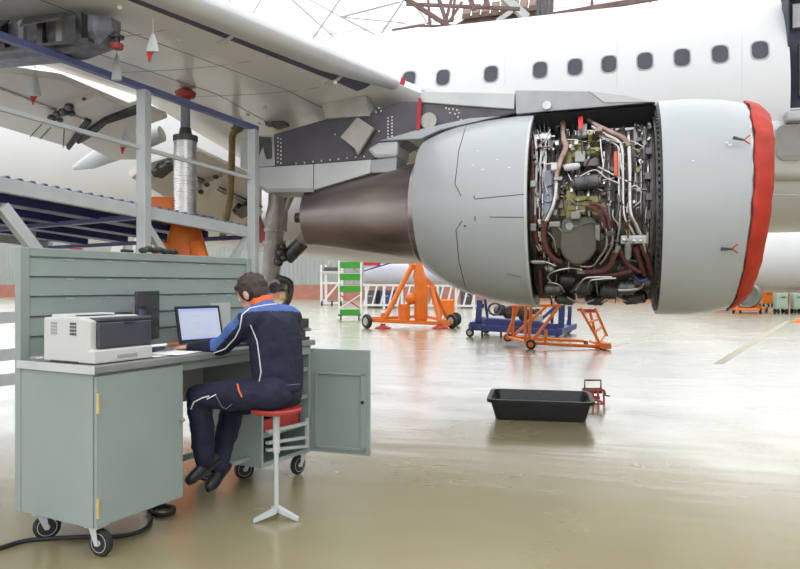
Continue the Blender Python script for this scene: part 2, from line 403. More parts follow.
# ------------------------------------------------------------------ wing
def sLE(Y): return -2.12 - .51*(7.4-Y)
def zW(Y): return 3.70 + .09*(7.4-Y)
def sTE(Y):
    return -5.3 - .43*(6.94-Y) if Y < 6.94 else -5.3 - .07*(Y-6.94)
XS = [0,.015,.05,.12,.25,.45,.7,.9,1]
LO = [0,-.2,-.34,-.46,-.52,-.5,-.4,-.3,-.26]
UP = [0,.22,.36,.48,.55,.5,.32,.05,-.12]
def wsec(Y, off=.26):
    le, te, z = sLE(Y)-off, sTE(Y), zW(Y); c = le-te; t = min(.46, .125*c + .02)
    P = [V((le - c*x, Y, z + t*v - .03*x)) for x, v in zip(XS, LO)]
    return P + [V((le - c*x, Y, z + t*v - .03*x)) for x, v in list(zip(XS, UP))[:0:-1]]
YS = [-3.6,-1.5,1,3,4.5,5.6,6.94,8.2,9.6,11.6]
wing = MB().rings([wsec(Y) for Y in YS]).build('wing', WINGGREY, air, smooth=50)
m = MB(); rs = []                                     # dark strip that paints in the shade of the slat gap
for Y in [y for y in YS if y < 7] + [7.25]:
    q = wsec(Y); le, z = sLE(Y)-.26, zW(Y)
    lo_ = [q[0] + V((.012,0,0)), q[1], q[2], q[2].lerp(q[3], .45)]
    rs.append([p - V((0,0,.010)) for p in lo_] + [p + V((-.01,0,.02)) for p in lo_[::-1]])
m.rings(rs); m.build('slat_gap_shade', mat('violet_grey_gap_shade', (.10,.10,.16), .4, .1, .2, 4), air, smooth=50)
def slat(name, y0, y1):
    rs = []
    n = 12
    for k in range(n+1):
        Y = y0 + (y1-y0)*k/n; s0, z0 = sLE(Y), zW(Y) - .05
        endf = 1
        if k == n and y1 < 7.5: endf = .55
        outer = [(-.40,.17),(-.25,.135),(-.10,.07),(-.02,0),(0,-.06),(-.02,-.12),(-.09,-.17),(-.17,-.185)]
        inner = [(-.16,-.155),(-.11,-.12),(-.09,-.05),(-.13,.02),(-.24,.09),(-.40,.15)]
        rs.append([V((s0 - .12 + (x+.12)*endf, Y, z0 + v*endf)) for x, v in outer+inner])
        if k == n and y1 < 7.5:
            rs.append([V((s0 - .12 + (x+.12)*.15, Y+.05, z0 + v*.15)) for x, v in outer+inner])
    return MB().rings(rs).build(name, SLATMET, air, smooth=50)
slat('slat', -3.6, 7.33); slat('slat', 7.95, 11.2)
for Y in (6.75, 5.6, 4.6):                             # slat actuator straps in the gap
    MB().tube(smoothpath([V((sLE(Y)-.2, Y, zW(Y)-.15)), V((sLE(Y)-.28, Y, zW(Y)-.22)), V((sLE(Y)-.42, Y+.03, zW(Y)-.24))]), .018, 6).build('slat_track', LTGREY, air)
for px, py in ((265,98),(265,107),(248,115),(178,40),(150,60),(208,12+40),(120,8),(335,83)):   # fastener blobs on the underside
    q = onplane(px, py, V((-4, 6, 3.5)), V((0, .09, 1)))
    MB().ball(q + V((0, 0, -.0)), .022, 8).build('drain_fitting', LTGREY, wing, smooth=True)
# panel lines under the wing
def wz(s, Y):                                         # underside height
    q = wsec(Y)[:9]
    for a, b in zip(q, q[1:]):
        if b.x <= s <= a.x: return a.z + (b.z-a.z)*(s-a.x)/(b.x-a.x)
    return q[-1].z
for f in (.3, .62):
    pts = []
    for k in range(24):
        Y = 2 + k*.38; s = (sLE(Y)-.26)*(1-f) + sTE(Y)*f; pts.append(V((s, Y, wz(s, Y))))
    MB().tube(pts, .004, 5).build('panel_seam', SEAM, wing)
for Y in (3.4, 4.4, 5.4, 6.2, 7.0):
    pts = [V((s, Y, wz(s, Y))) for s in [sLE(Y)-.5 - k*.25 for k in range(int((sLE(Y)-.5-sTE(Y))/.25))]]
    MB().tube(pts, .003, 5).build('panel_seam', SEAM, wing)
# flap panels: plane through the flap nose line, drooped
A_, B_ = V((-5.9, 5.55, 3.52)), V((-5.3, 6.94, 3.36))
dd = V((-math.cos(math.radians(27)), 0, -math.sin(math.radians(27))))
FN = (B_-A_).cross(dd).normalized()
if FN.z > 0: FN = -FN
def fp(px, py, lift=0): return onplane(px, py, A_ + FN*lift, FN)
def slab(poly, name, mm, t, parent, lift=0):
    return MB().prism([fp(a, b, lift) for a, b in poly], -FN*t).build(name, mm, parent, bevel=.012)
fl1 = slab([(-60,72),(0,71),(62,80),(140,113),(90,118),(84,120),(68,147.5),(0,127),(-60,109)], 'flap', FLAPBEIGE, .10, air)
fl2 = slab([(92,118),(140,106),(168,118),(135,130),(148,160),(112,160),(76,141)], 'flap', FLAPBEIGE, .10, air)
MB().tube([fp(-5,87,.012), fp(60,111.5,.012), fp(86,120,.012)], .013, 8).build('actuator_tube', SILPIPE, fl1, smooth=True)
MB().prism([fp(a,b) for a,b in ((86,117.5),(91,119),(69,147),(66,145.5))], FN*.05).build('flap_end_rib', DSTEEL, fl1)
MB().prism([fp(a,b) for a,b in ((76,140),(88,128),(104,117),(137,104),(137,111),(106,121),(92,133),(78,141))], FN*.05).build('seal_strip', DSTEEL, fl2)
MB().prism([fp(a,b) for a,b in ((45,121),(52,112),(66,102),(99,90.5),(102,92),(74,107),(72,116),(56,125))], FN*.07).build('track_fairing', FLAPBEIGE, fl1, bevel=.01)
for k, (x, y, r) in enumerate(((52,118,.055),(57,114,.05),(63,112,.06),(69,107,.06),(71,113,.05),(60,120,.04),(84,99,.025))):
    MB().ball(fp(x, y, .08), r, 8, (1, .8, .8)).build('hinge_fitting', DSTEEL, fl1, smooth=True)
for a, b in (((30,137),(42,124)),((40,139),(52,126)),((63,148),(65,118))):
    MB().tube([fp(*a, .004), fp(*b, .004)], .005, 5).build('panel_seam', SEAM, fl1)
# open flap-track housing under the wing
hous = MB()
hp = lambda px, py, z: atZ(px, py, z)
Yh = 4.95
ou = [(-4.02,.06,.10),(-4.12,.16,.22),(-4.4,.19,.27),(-4.8,.20,.27),(-5.3,.20,.26),(-5.9,.17,.24),(-6.5,.08,.16)]
rs = []
for s, w, h in ou:
    zt = zW(Yh) - .22 - .05
    rs.append([V((s, Yh-w, zt)), V((s, Yh-w, zt-h*.6)), V((s, Yh-w*.5, zt-h)), V((s, Yh+w*.5, zt-h)), V((s, Yh+w, zt-h*.6)), V((s, Yh+w, zt))])
HOUS = mat('dusty_blue_grey_cavity', (.22, .22, .27), .5, .2, .35, 9)
ho = hous.rings(rs, True).build('flap_track_housing', HOUS, air, smooth=30)
for k in range(9):
    s = -4.2 - k*.2; MB().box((s-.03, Yh-.235, zW(Yh)-.50), (s+.03, Yh-.16, zW(Yh)-.27)).build('rib', MIDGREY if k % 2 else DSTEEL, ho)
MB().box((-5.8, Yh-.24, zW(Yh)-.52), (-4.1, Yh-.17, zW(Yh)-.49)).build('flange', DSTEEL, ho)
MB().prism([V((-4.3,Yh-.25,zW(Yh)-.26)), V((-4.75,Yh-.25,zW(Yh)-.26)), V((-4.62,Yh-.42,zW(Yh)-.40)), V((-4.2,Yh-.42,zW(Yh)-.38))], (0,0,-.015)).build('access_door', DSTEEL, ho)
MB().prism([V((-4.9,Yh-.25,zW(Yh)-.26)), V((-5.3,Yh-.25,zW(Yh)-.26)), V((-5.2,Yh-.42,zW(Yh)-.42)), V((-4.85,Yh-.42,zW(Yh)-.40))], (0,0,-.015)).build('access_door', DSTEEL, ho)
# pale canoe fairing between the flaps
m = MB()
pth = [V((-5.4,7.5,3.30)), V((-5.7,7.46,3.22)), V((-6.05,7.4,3.1)), V((-6.35,7.36,2.98)), V((-6.6,7.33,2.9))]
m.tube(pth, [.10,.13,.13,.1,.03], 14); m.build('flap_track_fairing', LTGREY, air, smooth=True)
# inboard flap, slot and mechanisms
A2, dd2 = V((-5.45, 8.2, 3.2)), V((-math.cos(math.radians(33)), 0, -math.sin(math.radians(33))))
F2 = V((.03, 1, -.09)).cross(dd2).normalized()
if F2.z > 0: F2 = -F2
def fp2(px, py, l=0): return onplane(px, py, A2 + F2*l, F2)
ib = MB().prism([fp2(a, b) for a, b in ((131,178),(150,163),(196,150),(262,182),(262,236),(200,216),(172,202),(148,187))], -F2*.1).build('inboard_flap', FLAPBEIGE, air, bevel=.01)
MB().tube([fp2(195,181,.03), fp2(262,212,.03)], .025, 8).build('slot_tube', STEEL, ib, smooth=True)
MB().tube([fp2(195,176,.03), fp2(262,207,.03)], .015, 8).build('slot_tube', DSTEEL, ib, smooth=True)
MB().prism([fp2(a, b) for a, b in ((197,190),(200,180),(221,172),(222,176),(206,195))], F2*.08).build('track_carriage', STEEL, ib)
MB().prism([fp2(a, b) for a, b in ((151,172),(158,163),(172,158),(173,164),(160,174))], F2*.08).build('track_carriage', DSTEEL, ib)
MB().prism([fp2(a, b) for a, b in ((232,210),(238,203),(252,200),(254,208),(240,215))], F2*.08).build('track_carriage', DSTEEL, ib)
for x, y in ((155,171),(161,168),(168,163),(201,192),(207,185),(216,177),(238,208),(246,205)):
    MB().ball(fp2(x, y, .1), .05, 8, (1, .8, .7)).build('hinge_fitting', DSTEEL, ib, smooth=True)
# dark wheel-well clutter above the pylon
for k in range(26):
    px = random.uniform(236, 330); py = 128 - (px-236)*.10 + random.uniform(-6, 3)
    q = atY(px, py, random.uniform(7.9, 8.4)); r = random.uniform(.03, .08)
    MB().obox(q, V((r*1.3, 0, .01)), V((0, r, 0)), V((-.01, 0, r*.7))).build('bay_fitting', random.choice([DSTEEL, DSTEEL, WHITEP, LTGREY, BAYMET]), air)

# ------------------------------------------------------------------ pylon
PY0, PYT = 7.42, .46
def pyl(poly, name, mm, y=PY0, t=PYT, parent=air, bevel=.015):
    return MB().prism([atY(a, b, y) for a, b in poly], (0, t, 0)).build(name, mm, parent, bevel=bevel)
py_ = pyl([(274,134),(325,119),(372,112),(400,101),(421,101),(470,106),(526,110),(500,117),(414,138),(372,160),(276,167)], 'pylon', DARKSLATE)
def onp(poly, name, mm, d=.02, t=.06, bevel=.008): return pyl(poly, name, mm, PY0-d, t, py_, bevel)
onp([(421,91),(515,93),(514,109),(470,106),(419,102)], 'upper_fairing_panel', LTGREY, .03, .5)
onp([(515,90),(590,91),(622,95),(656,102),(600,107),(516,114)], 'forward_fairing_panel', MIDGREY, .03, .5)
onp([(588,90.5),(622,94),(656,102),(604,103)], 'forward_fairing_cap', LTGREY, .04, .5)
onp([(252,168),(313,164),(313,191),(268,191),(253,183)], 'aft_fairing_panel', LTGREY, .04, .5)
onp([(313.6,164),(371,159.5),(370,173),(313.6,190)], 'aft_fairing_panel', LTGREY, .04, .5)
onp([(253,183),(268,188.5),(313,188),(313,192),(266,192.5)], 'aft_fairing_keel', MIDGREY, .045, .5)
onp([(366,149),(378,142),(398,140),(397,157),(374,158)], 'mid_fairing', LTGREY, .05, .5, .04)
onp([(370,160),(397,157),(396,172),(371,173)], 'heat_shield', MIDGREY, .02, .4)
onp([(321,103),(366,95),(369,116),(326,118.5)], 'access_panel', PANELBEIGE, .05, .5)
onp([(340,137),(357,117),(374,128),(371,132),(357,155),(355,149)], 'diamond_plate', PANELBEIGE, .10, .06)
onp([(240,142),(253,135),(274,134),(275,166),(252,168),(240,168)], 'rear_bulkhead_panel', LTGREY, -.05, .4)
onp([(255,136),(271,137),(271,158),(266,159),(262,145),(258,157),(255,155)], 'open_cutout', DSTEEL, -.03, .1)
MB().lathe(atY(429,121,PY0-.012), (0,-1,0), [(0,.09),(.02,.09),(.02,0.001)], 20).build('round_cover', PANELBEIGE, py_)
MB().lathe(atY(547,105.5,PY0-.045), (0,-1,0), [(0,.045),(.02,.045),(.02,.001)], 20).build('round_cover', WHITEP, py_)
RIV = []
for k in range(7): RIV += [(388,118+k*3.2),(392,117+k*3.2),(278+k*0,138+k*4),(281,139+k*4)]
for k in range(9): RIV += [(296+k*8.5, 163.5-k*.9)]
RIV += [(446,108),(449,109),(453,109),(457,110),(450,113),(455,114),(459,113),(458,117),(461,120),(370,113),(376,112),(381,111),(379,108),(335,134.5),(379,131)]
rv = None
for a, b in RIV:
    q = atY(a, b, PY0)
    if rv is None:
        rv = MB().lathe(q, (0,-1,0), [(0,.011),(.006,.009),(.009,.001)], 8).build('rivet', WHITEP, py_); r0 = q
    else:
        o = rv.copy(); COL.objects.link(o); o.location = V(rv.location) + (q - r0)

# ------------------------------------------------------------------ engine
EY, EZ = 7.65, 2.18
def eng(px, py, r):
    rr = ray(px, py); o = V((0, 0, CAMZ))
    a = rr.y**2 + rr.z**2; b = 2*(-EY*rr.y + (CAMZ-EZ)*rr.z); c = EY**2 + (CAMZ-EZ)**2 - r*r
    dsc = max(0, b*b - 4*a*c); return o + rr*((-b - math.sqrt(dsc))/(2*a))
def ring(s, r, zc=EZ, n=72, scarf=0): return [V((s + scarf*math.sin(2*math.pi*j/n)*r, EY - r*math.cos(2*math.pi*j/n), zc + r*math.sin(2*math.pi*j/n))) for j in range(n)]
S0, S1 = -.775, .46
core = MB().rings([ring(S0, .80), ring(-.5, .80), ring(-.5, .83), ring(-.46, .83), ring(-.46, .80), ring(.1, .82), ring(.1, .86), ring(.14, .86), ring(.14, .82), ring(S1, .84)]).build('engine', BAYMET, air, smooth=30)
# thrust reverser cowl
prof = [(S0, 1.0, 2.19), (S0, 1.025, 2.19), (-.95, 1.02, 2.195), (-1.25, .985, 2.21), (-1.55, .92, 2.235), (-1.72, .86, 2.255), (-1.86, .79, 2.275), (-1.96, .73, 2.29), (-1.96, .68, 2.29), (-1.7, .68, 2.27), (-1.2, .8, 2.2)]
MB().rings([ring(s, r, z) for s, r, z in prof], False).build('thrust_reverser_cowl', NACGREY, core, smooth=40)
def cow(px, py, lift=.0):                             # a point on the reverser cowl
    lo = eng(px, py, .9)
    for _ in range(6):
        s = lo.x
        for (sa, ra, za), (sb, rb, zb) in zip(prof[1:8], prof[2:8]):
            if sb <= s <= sa: t = (sa-s)/(sa-sb); R_, Z_ = ra+(rb-ra)*t, za+(zb-za)*t; break
        else: R_, Z_ = (prof[1][1:] if s > prof[1][0] else prof[7][1:])
        rr = ray(px, py); o = V((0, 0, CAMZ)); R_ += lift
        a = rr.y**2 + rr.z**2; b = 2*(-EY*rr.y + (CAMZ-Z_)*rr.z); c = EY**2 + (CAMZ-Z_)**2 - R_*R_
        lo = o + rr*((-b - math.sqrt(max(0, b*b-4*a*c)))/(2*a))
    return lo
def dense(pts, n=6):
    out = []
    for a, b in zip(pts, pts[1:]): out += [(a[0]+(b[0]-a[0])*k/n, a[1]+(b[1]-a[1])*k/n) for k in range(n)]
    return out + [pts[-1]]
for pts in ([(466,126),(459,150),(455,184),(461,196)], [(474,195.5),(474.5,199),(526,194)], [(462,221),(456,230),(459,262),(466,289),(474,294)], [(490,217),(526,217.5)], [(475,216),(475,221)], [(507,274),(521,277)]):
    MB().tube([cow(*q, -.001) for q in dense(pts)], .005, 6).build('panel_seam', SEAM, core)
for x, y in ((478,151),(473,166),(483,170),(509,168),(497,160),(465,226)):
    MB().ball(cow(x, y), .012, 8, (1.4, .5, .8)).build('latch', WHITEP if y < 200 else RUST, core)
# fairing spout where the cowl meets the pylon
pyl([(378,141),(416,130),(470,118),(500,116),(440,130),(420,139)], 'cowl_spout', NACGREY, PY0-.06, .55, core, .01)
# nozzle
MB().rings([ring(s, r, z) for s, r, z in ((-1.7,.58,2.24),(-1.98,.575,2.235),(-2.05,.58,2.235),(-2.08,.555,2.235),(-2.4,.50,2.225),(-2.8,.435,2.215),(-3.2,.365,2.205),(-3.39,.335,2.20),(-3.42,.335,2.20),(-3.42,.315,2.20),(-3.0,.34,2.2),(-2.4,.4,2.2))], False).build('exhaust_nozzle', NOZZLE, core, smooth=35)
MB().lathe((-3.1, EY, 2.205), (-1,0,0), [(0,.2),(.3,.12),(.33,.065),(.52,.06),(.52,.04),(.3,.03)], 20).build('exhaust_plug', DSTEEL, core, smooth=35)
# inlet cowl with scarfed lip
IC = [(S1, 1.04, 0), (S1, 1.09, 0), (.75, 1.09, 0), (1.0, 1.065, .02), (1.18, 1.02, .05)]
MB().rings([ring(s, r, EZ, 72, sc) for s, r, sc in IC], False).build('inlet_cowl', NACGREY, core, smooth=40)
LIP = [(1.18, 1.02, .05), (1.26, .985, .07), (1.31, .94, .08), (1.33, .90, .08), (1.31, .86, .08), (1.24, .83, .07), (1.0, .81, .02), (.5, .82, 0)]
MB().rings([ring(s, r, EZ, 72, sc) for s, r, sc in LIP], False).build('inlet_lip', STEEL, core, smooth=40)
for px, py in ((693,161),(730,145),(727,143),(685,106),(695,108)):
    MB().ball(eng(px, py, 1.085), .012, 8, (1.5, .5, .7)).build('latch', WHITEP, core)
# bay frames: bulkheads and rims
MB().rings([ring(S0, .78), ring(S0, 1.0), ring(S0+.03, 1.0), ring(S0+.03, .78)], False).build('rear_bulkhead', DSTEEL, core, smooth=30)
MB().rings([ring(S0, 1.0), ring(S0, 1.03), ring(S0+.025, 1.03), ring(S0+.025, 1.0)], False).build('rear_rim', LTGREY, core, smooth=30)
MB().rings([ring(S1-.02, .8), ring(S1-.02, 1.05), ring(S1, 1.05), ring(S1, .8)], False).build('front_bulkhead', BAYDARK, core, smooth=30)
for s, r in ((.36, .90), (.30, .88), (.41, .95)):
    MB().rings([ring(s, .8), ring(s, r), ring(s+.025, r), ring(s+.025, .8)], False).build('case_flange', DSTEEL, core, smooth=30)
lg = None
for k in range(40):                                   # lugs on the forward flange
    t = math.radians(-75 + 150*k/39); q = V((.445, EY - .985*math.cos(t), EZ + .985*math.sin(t)))
    MB().obox(q, V((.018,0,0)), V((0,-math.cos(t),math.sin(t)))*.03, V((0,math.sin(t),math.cos(t)))*.016).build('flange_lug', BAYMET, core)
# overhead hinge beam
m = MB(); t0, t1 = math.radians(67), math.radians(88)
m.rings([[V((s, EY - r*math.cos(t), EZ + r*math.sin(t))) for r, t in ((1.06,t0),(1.06,t1),(.86,t1),(.86,t0+.1))] for s in (S0+.03, S1-.02)])
m.build('hinge_beam', BLACK, core)
# --- plumbing
def pipe(pts, w, mm, r=.90, name='pipe', n=8):
    d = 6.9
    P = smoothpath([eng(a, b, (q[0] if q else r)) for a, b, *q in pts], 5)
    return MB().tube(P, w*d/FPX/2, n).build(name, mm, core, smooth=True)
def blk(px0, py0, px1, py1, r0, r1, mm, name, bevel=.01, rot=0):
    c0 = eng((px0+px1)/2, (py0+py1)/2, r1); th = math.atan2(c0.z-EZ, EY-c0.y)
    out = V((0, -math.cos(th), math.sin(th))); up = V((math.sin(rot), math.sin(th)*math.cos(rot), math.cos(th)*math.cos(rot))); ax = up.cross(out).normalized()
    w, h = (px1-px0)*6.75/FPX/2, (py1-py0)*6.75/FPX/2
    hh = h/max(.8, math.cos(th-math.radians(6)))
    return MB().obox(c0 - out*(r1-r0)/2, ax*w, up*hh, out*(r1-r0)/2).build(name, mm, core, bevel=bevel)
def can(p, q, w, mm, r, name):
    d = 6.8; a, b = eng(*p, r), eng(*q, r); t = (b-a).normalized(); L = (b-a).length; R_ = w*d/FPX/2
    return MB().lathe(a, t, [(0,.001),(0,R_*.7),(L*.08,R_*.75),(L*.1,R_),(L*.45,R_),(L*.46,R_*1.1),(L*.54,R_*1.1),(L*.55,R_),(L*.9,R_),(L*.92,R_*.7),(L,R_*.65),(L,.001)], 16).build(name, mm, core, smooth=30)
# case panels and boxes
blk(634,124,646,147,.84,.87,PALEMET,'case_panel'); blk(600,124,614,146,.84,.87,PALEMET,'case_panel'); blk(578,118,587,140,.9,.94,PALEMET,'case_panel')
blk(543,170,553,215,.86,.93,BLUEGREY,'control_box',.02); MB().lathe(eng(548,198,.935),(0,-1,.1),[(0,.045),(.02,.045),(.02,.03),(.008,.028),(.008,.001)],16).build('connector_ring',BLUEGREY,core)
blk(534,132,551,140,.86,.92,STEEL,'manifold'); blk(548,138,560,150,.86,.90,DSTEEL,'relay_box')
for a in ((566,138,572,170),(572,140,583,158),(586,146,600,154),(566,186,575,204),(574,196,588,214),(560,200,572,216),(588,196,600,203),(566,205,576,219)):
    blk(*a, .84, random.uniform(.89,.93), YELLOWGR, 'gearbox_casting', .015)
for a in ((586,206),(592,212)):
    can(a, (a[0]+14, a[1]+1), 6, YELLOWGR, .93, 'gearbox_cylinder')
can((572,184),(601,181),13,DSTEEL,.95,'starter_valve'); can((564,168),(580,166),7,LTGREY,.96,'valve_body')
blk(584,158,598,166,.86,.95,BAYMET,'servo_block'); blk(575,150,585,162,.86,.95,PALEMET,'servo_block')
# oil tank
tank = [(561,221),(566,217),(593,216.5),(596,221),(596.5,250),(590,259),(580,265),(573,265),(563,257),(559.5,246)]
P = [eng(a, b, 1.0) for a, b in tank]; yy = sum(p.y for p in P)/len(P)
P = [atY(a, b, yy-.01) for a, b in tank]
oil = MB().prism(P, (0, .18, 0)).build('oil_tank', OLIVE, core, bevel=.02)
q = atY(567.5, 226.5, yy-.01)
MB().lathe(q, (0,-1,0), [(0,.055),(.012,.055),(.012,.04),(.004,.038),(.004,.001)], 20).build('filler_recess', DSTEEL, core)
MB().lathe(q + V((.018,-.006,0)), (0,-1,0), [(0,.034),(.018,.034),(.018,.019),(.006,.017),(.006,.001)], 20).build('filler_ring', PALEMET, core)
blk(552,228,562,248,.88,.95,OLIVE,'tank_bracket'); blk(571,212,580,219,.9,1.0,PALEMET,'tank_lug'); blk(549,222,560,227,.9,.98,PALEMET,'tank_lug')
blk(595,226,600,240,.88,.97,PALEMET,'tank_bracket')
# large ducts
pipe([(563,119),(563.5,138),(566,148),(560,163),(556.5,178),(556,200)], 6.2, COPPER, .95, 'bleed_duct', 12)
pipe([(556.5,172),(556,190),(553,206),(546,221)], 5, SILPIPE, .955, 'bleed_duct', 12)
pipe([(545,221),(543.5,234),(546,247),(553,258),(562,262)], 5.5, MAROON, .97, 'hose', 10)
pipe([(574,116,.88),(583,118,.95),(597,126,.95),(612,133,.95),(624,139,.95),(629,147,.95)], 5.5, COPPER, .95, 'bleed_duct', 12)
pipe([(629,145),(630,170),(630.5,210),(636,224),(643,240),(646,256)], 4.2, SILPIPE, .95, 'pipe', 10)
pipe([(592,127),(606,135),(618,141),(622.5,150),(623,175),(624,214),(631,228),(637,240)], 3.2, SILPIPE, .94)
pipe([(590,131),(604,139),(616,145),(619,153),(619,190),(620,216),(618,238),(614,256)], 2.6, SILPIPE, .93)
pipe([(604,152),(603,168),(600,178)],2.2,STEEL,.9); pipe([(596,166),(612,174),(628,182)],2,STEEL,.92); pipe([(575,180),(594,170),(606,178),(618,183)],1.8,SILPIPE,.96)
blk(554,176.5,562,180,.9,.99,PALEMET,'duct_clamp',.004); blk(595,117+9,602,132,.92,.99,COPPER,'duct_clamp',.004)
MB().ball(eng(564.5,150,.955),.031,10,(1,1,.28)).build('duct_clamp',REDTAG,core); MB().ball(eng(557.8,170,.955),.031,10,(1,1,.28)).build('duct_clamp',REDTAG,core)
# hoses
pipe([(590,203),(600,206),(607,216),(610,228)],3.4,MAROON,.98,'hose'); pipe([(586,206),(598,211),(603,219),(605,229)],3,MAROON,.97,'hose')
pipe([(606,228),(606,246),(598,259),(592,266),(580,266)],2.2,SILPIPE,.98); pipe([(612,228),(612,244),(606,256),(600,264)],2.2,SILPIPE,.98)
pipe([(585,272),(600,271),(610,265),(615,252)],5.2,MAROON,1.0,'hose'); pipe([(577,272),(588,272)],4,PALEMET,1.0,'hose_end'); pipe([(613,259),(616,252),(619,246)],4.5,PALEMET,.985,'hose_end')
pipe([(595,276),(612,275),(632,271)],3.6,MAROON,1.0,'hose'); pipe([(620,248),(628,264),(640,272)],4.6,MAROON,.97,'hose'); pipe([(635,246),(640,262),(645,276)],4,MAROON,.96,'hose'); pipe([(641,244),(647,258),(652,274)],4.6,MAROON,.95,'hose')
pipe([(637,228),(638,248),(644,270)],3,MAROON,.93,'hose'); pipe([(535,215),(536,240),(543,252)],4,MAROON,.93,'hose'); pipe([(532,140),(533,175),(533,205)],3,MAROON,.93,'hose')
# actuator
blk(622,237,645,243.5,.95,1.0,LTGREY,'actuator_bracket',.01); can((628,240),(628,259),6,PALEMET,1.0,'actuator'); pipe([(628,222),(628,238)],1.5,MAROON,1.0)
for k,(x,y) in enumerate(((624,240),(634,241),(641,241))): MB().ball(eng(x,y,1.01),.02,8).build('bolt',STEEL,core)
blk(606,232,614,236,.92,1.0,DSTEEL,'pipe_clamp',.004)
# left harness
for x0, x1, x2 in ((534,536,537),(538,541,541),(544,545,546),(548,548,541),(531,534,536)):
    pipe([(x0,121),(x1,136),(x2,160),(x2-1,190),(x2-2,228)],1.6,SILPIPE,.91)
pipe([(537,130),(543,142),(550,130)],1.6,STEEL,.93); pipe([(534,147),(550,147)],1.8,COPPER,.93); blk(530,180,536,187,.9,.96,PALEMET,'harness_box'); blk(530,224,536,231,.9,.96,PALEMET,'harness_box')
blk(551,162,557,170,.9,1.0,LTGREY,'sensor'); MB().ball(eng(536,163,.95),.025,8).build('sensor',PALEMET,core); can((531,262),(546,262),4,PALEMET,.98,'strut_end')
MB().ball(eng(551,269,.99),.035,10).build('oil_filter_cap',PALEMET,core,smooth=True)
pipe([(548,232,.95),(554,240,.95),(556,252,.95)],1.6,PALEMET); pipe([(556,224),(564,234)],1.6,PALEMET,.95)
# right side vertical lines
for x in (609,614,636,641,646):
    pipe([(x,158),(x+.5,185),(x,210),(x+2,232)],1.7,random.choice([STEEL,SILPIPE,DSTEEL]),.875)
blk(614,150,617.5,176,.9,.95,mat('orange_red_sleeve',(.62,.09,.03),.5),'orange_sleeve',.01)
for x, y in ((649,150),(648,175),(649,196),(648,214)): blk(x-3,y-3,x+3,y+4,.86,.95,DSTEEL,'harness_clamp',.004)
pipe([(646,128),(648,150),(645,170),(649,196),(645,225)],1.8,BLACK,.92,'cable')
blk(646,126,651,132,.84,.9,BAYMET,'bracket')
pipe([(620,190),(636,189),(650,190)],1.5,PALEMET,.9)
# accessory machinery at the bottom
m = MB(); m.rings([[V((s_, EY - r*math.cos(math.radians(t)), EZ + r*math.sin(math.radians(t)))) for r, t in [(.89+.02*((k*7)%3), -38-k*10) for k in range(12)] + [(.78, -148+k*10) for k in range(12)]] for s_ in (S0+.05, -.45, -.1, .2, S1-.04)])
m.build('accessory_gearbox', BAYDARK, core, smooth=20)
for p, q, w, mm in (((545,289),(562,289),14,DSTEEL),((600,290),(618,291),17,BAYDARK),((575,287),(592,286),18,BAYDARK),((618,287),(636,287),16,DSTEEL),((556,298),(574,300),12,DSTEEL),((586,299),(604,300),12,BAYDARK),((624,299),(646,296),13,DSTEEL),((634,281),(650,282),9,BAYMET),((560,279),(575,280),11,BAYDARK)):
    can(p, q, w, mm, .965, 'accessory_unit')
pipe([(552,283),(548,276),(556,271),(572,268),(582,270)],1.8,SILPIPE,1.03); pipe([(548,282),(560,285),(564,292)],1.8,SILPIPE,1.03)
pipe([(576,290),(584,279),(594,277),(612,277)],2.2,SILPIPE,1.03); pipe([(587,292),(590,281),(600,279),(616,278)],2,SILPIPE,1.03)
pipe([(618,290),(628,290),(640,288),(643,282)],2.8,SILPIPE,1.03); pipe([(546,262),(556,266)],1.6,SILPIPE,1.02)
pipe([(540,270),(541,286),(543,296)],3.5,MAROON,.97,'hose'); pipe([(567,297),(580,303),(594,300)],1.5,STEEL,1.03); pipe([(602,302),(612,297),(626,301)],1.5,STEEL,1.03)
pipe([(634,276),(640,281),(648,279)],3,BLUEP,1.0,'hose')
pal = [DSTEEL, BLACK, BAYDARK, BAYMET, STEEL, PALEMET, BAYMET, SILPIPE, YELLOWGR]
for k, s_ in enumerate([-.7,-.62,-.36,-.28,-.2,-.02,.04,.17,.22,.27,.33]):   # raised ribs round the case
    w_ = .012 + .008*(k % 3); t0, t1 = math.radians(-50), math.radians(60)
    arc = [t0 + (t1-t0)*j/24 for j in range(25)]
    MB().rings([[V((x, EY - r*math.cos(t), EZ + r*math.sin(t))) for x, r in ((s_,.80),(s_,.868),(s_+w_,.868),(s_+w_,.80))] for t in arc]).build('case_rib', [BAYMET, STEEL, DSTEEL][k % 3], core)
for k in range(230):                                   # small fittings over the whole bay
    x, y = random.uniform(534, 650), random.uniform(120, 300); s_ = random.uniform(1.3, 4)
    if 557 < x < 600 and 212 < y < 268: continue
    blk(x-s_/2, y-s_*.7, x+s_/2, y+s_*.7, .80, random.uniform(.875,.95), random.choice(pal), 'fitting', .003, random.uniform(-.5,.5))
for k in range(190):                                   # thin lines between them
    x, y = random.uniform(534, 648), random.uniform(124, 296); L = random.uniform(8, 30)
    if random.random() < .6: pts = [(x,y),(x+random.uniform(-2,2),y+L*.5),(x+random.uniform(-5,5),min(302,y+L))]
    else: pts = [(x,y),(min(650,x+L*.4),y+random.uniform(-3,3)),(min(650,x+L*.8),y+random.uniform(-6,6))]
    pipe(pts, random.uniform(.7,1.5), random.choice([SILPIPE, STEEL, DSTEEL, BLACK, BLACK, MAROON, BAYMET]), random.uniform(.88,.965), 'thin_line', 5)
tg = MB().prism([eng(a,b,1.0) for a,b in ((578,116),(583,116.5),(583,129),(578.5,129))], (0,-.01,0)).build('red_tag', REDTAG, core)

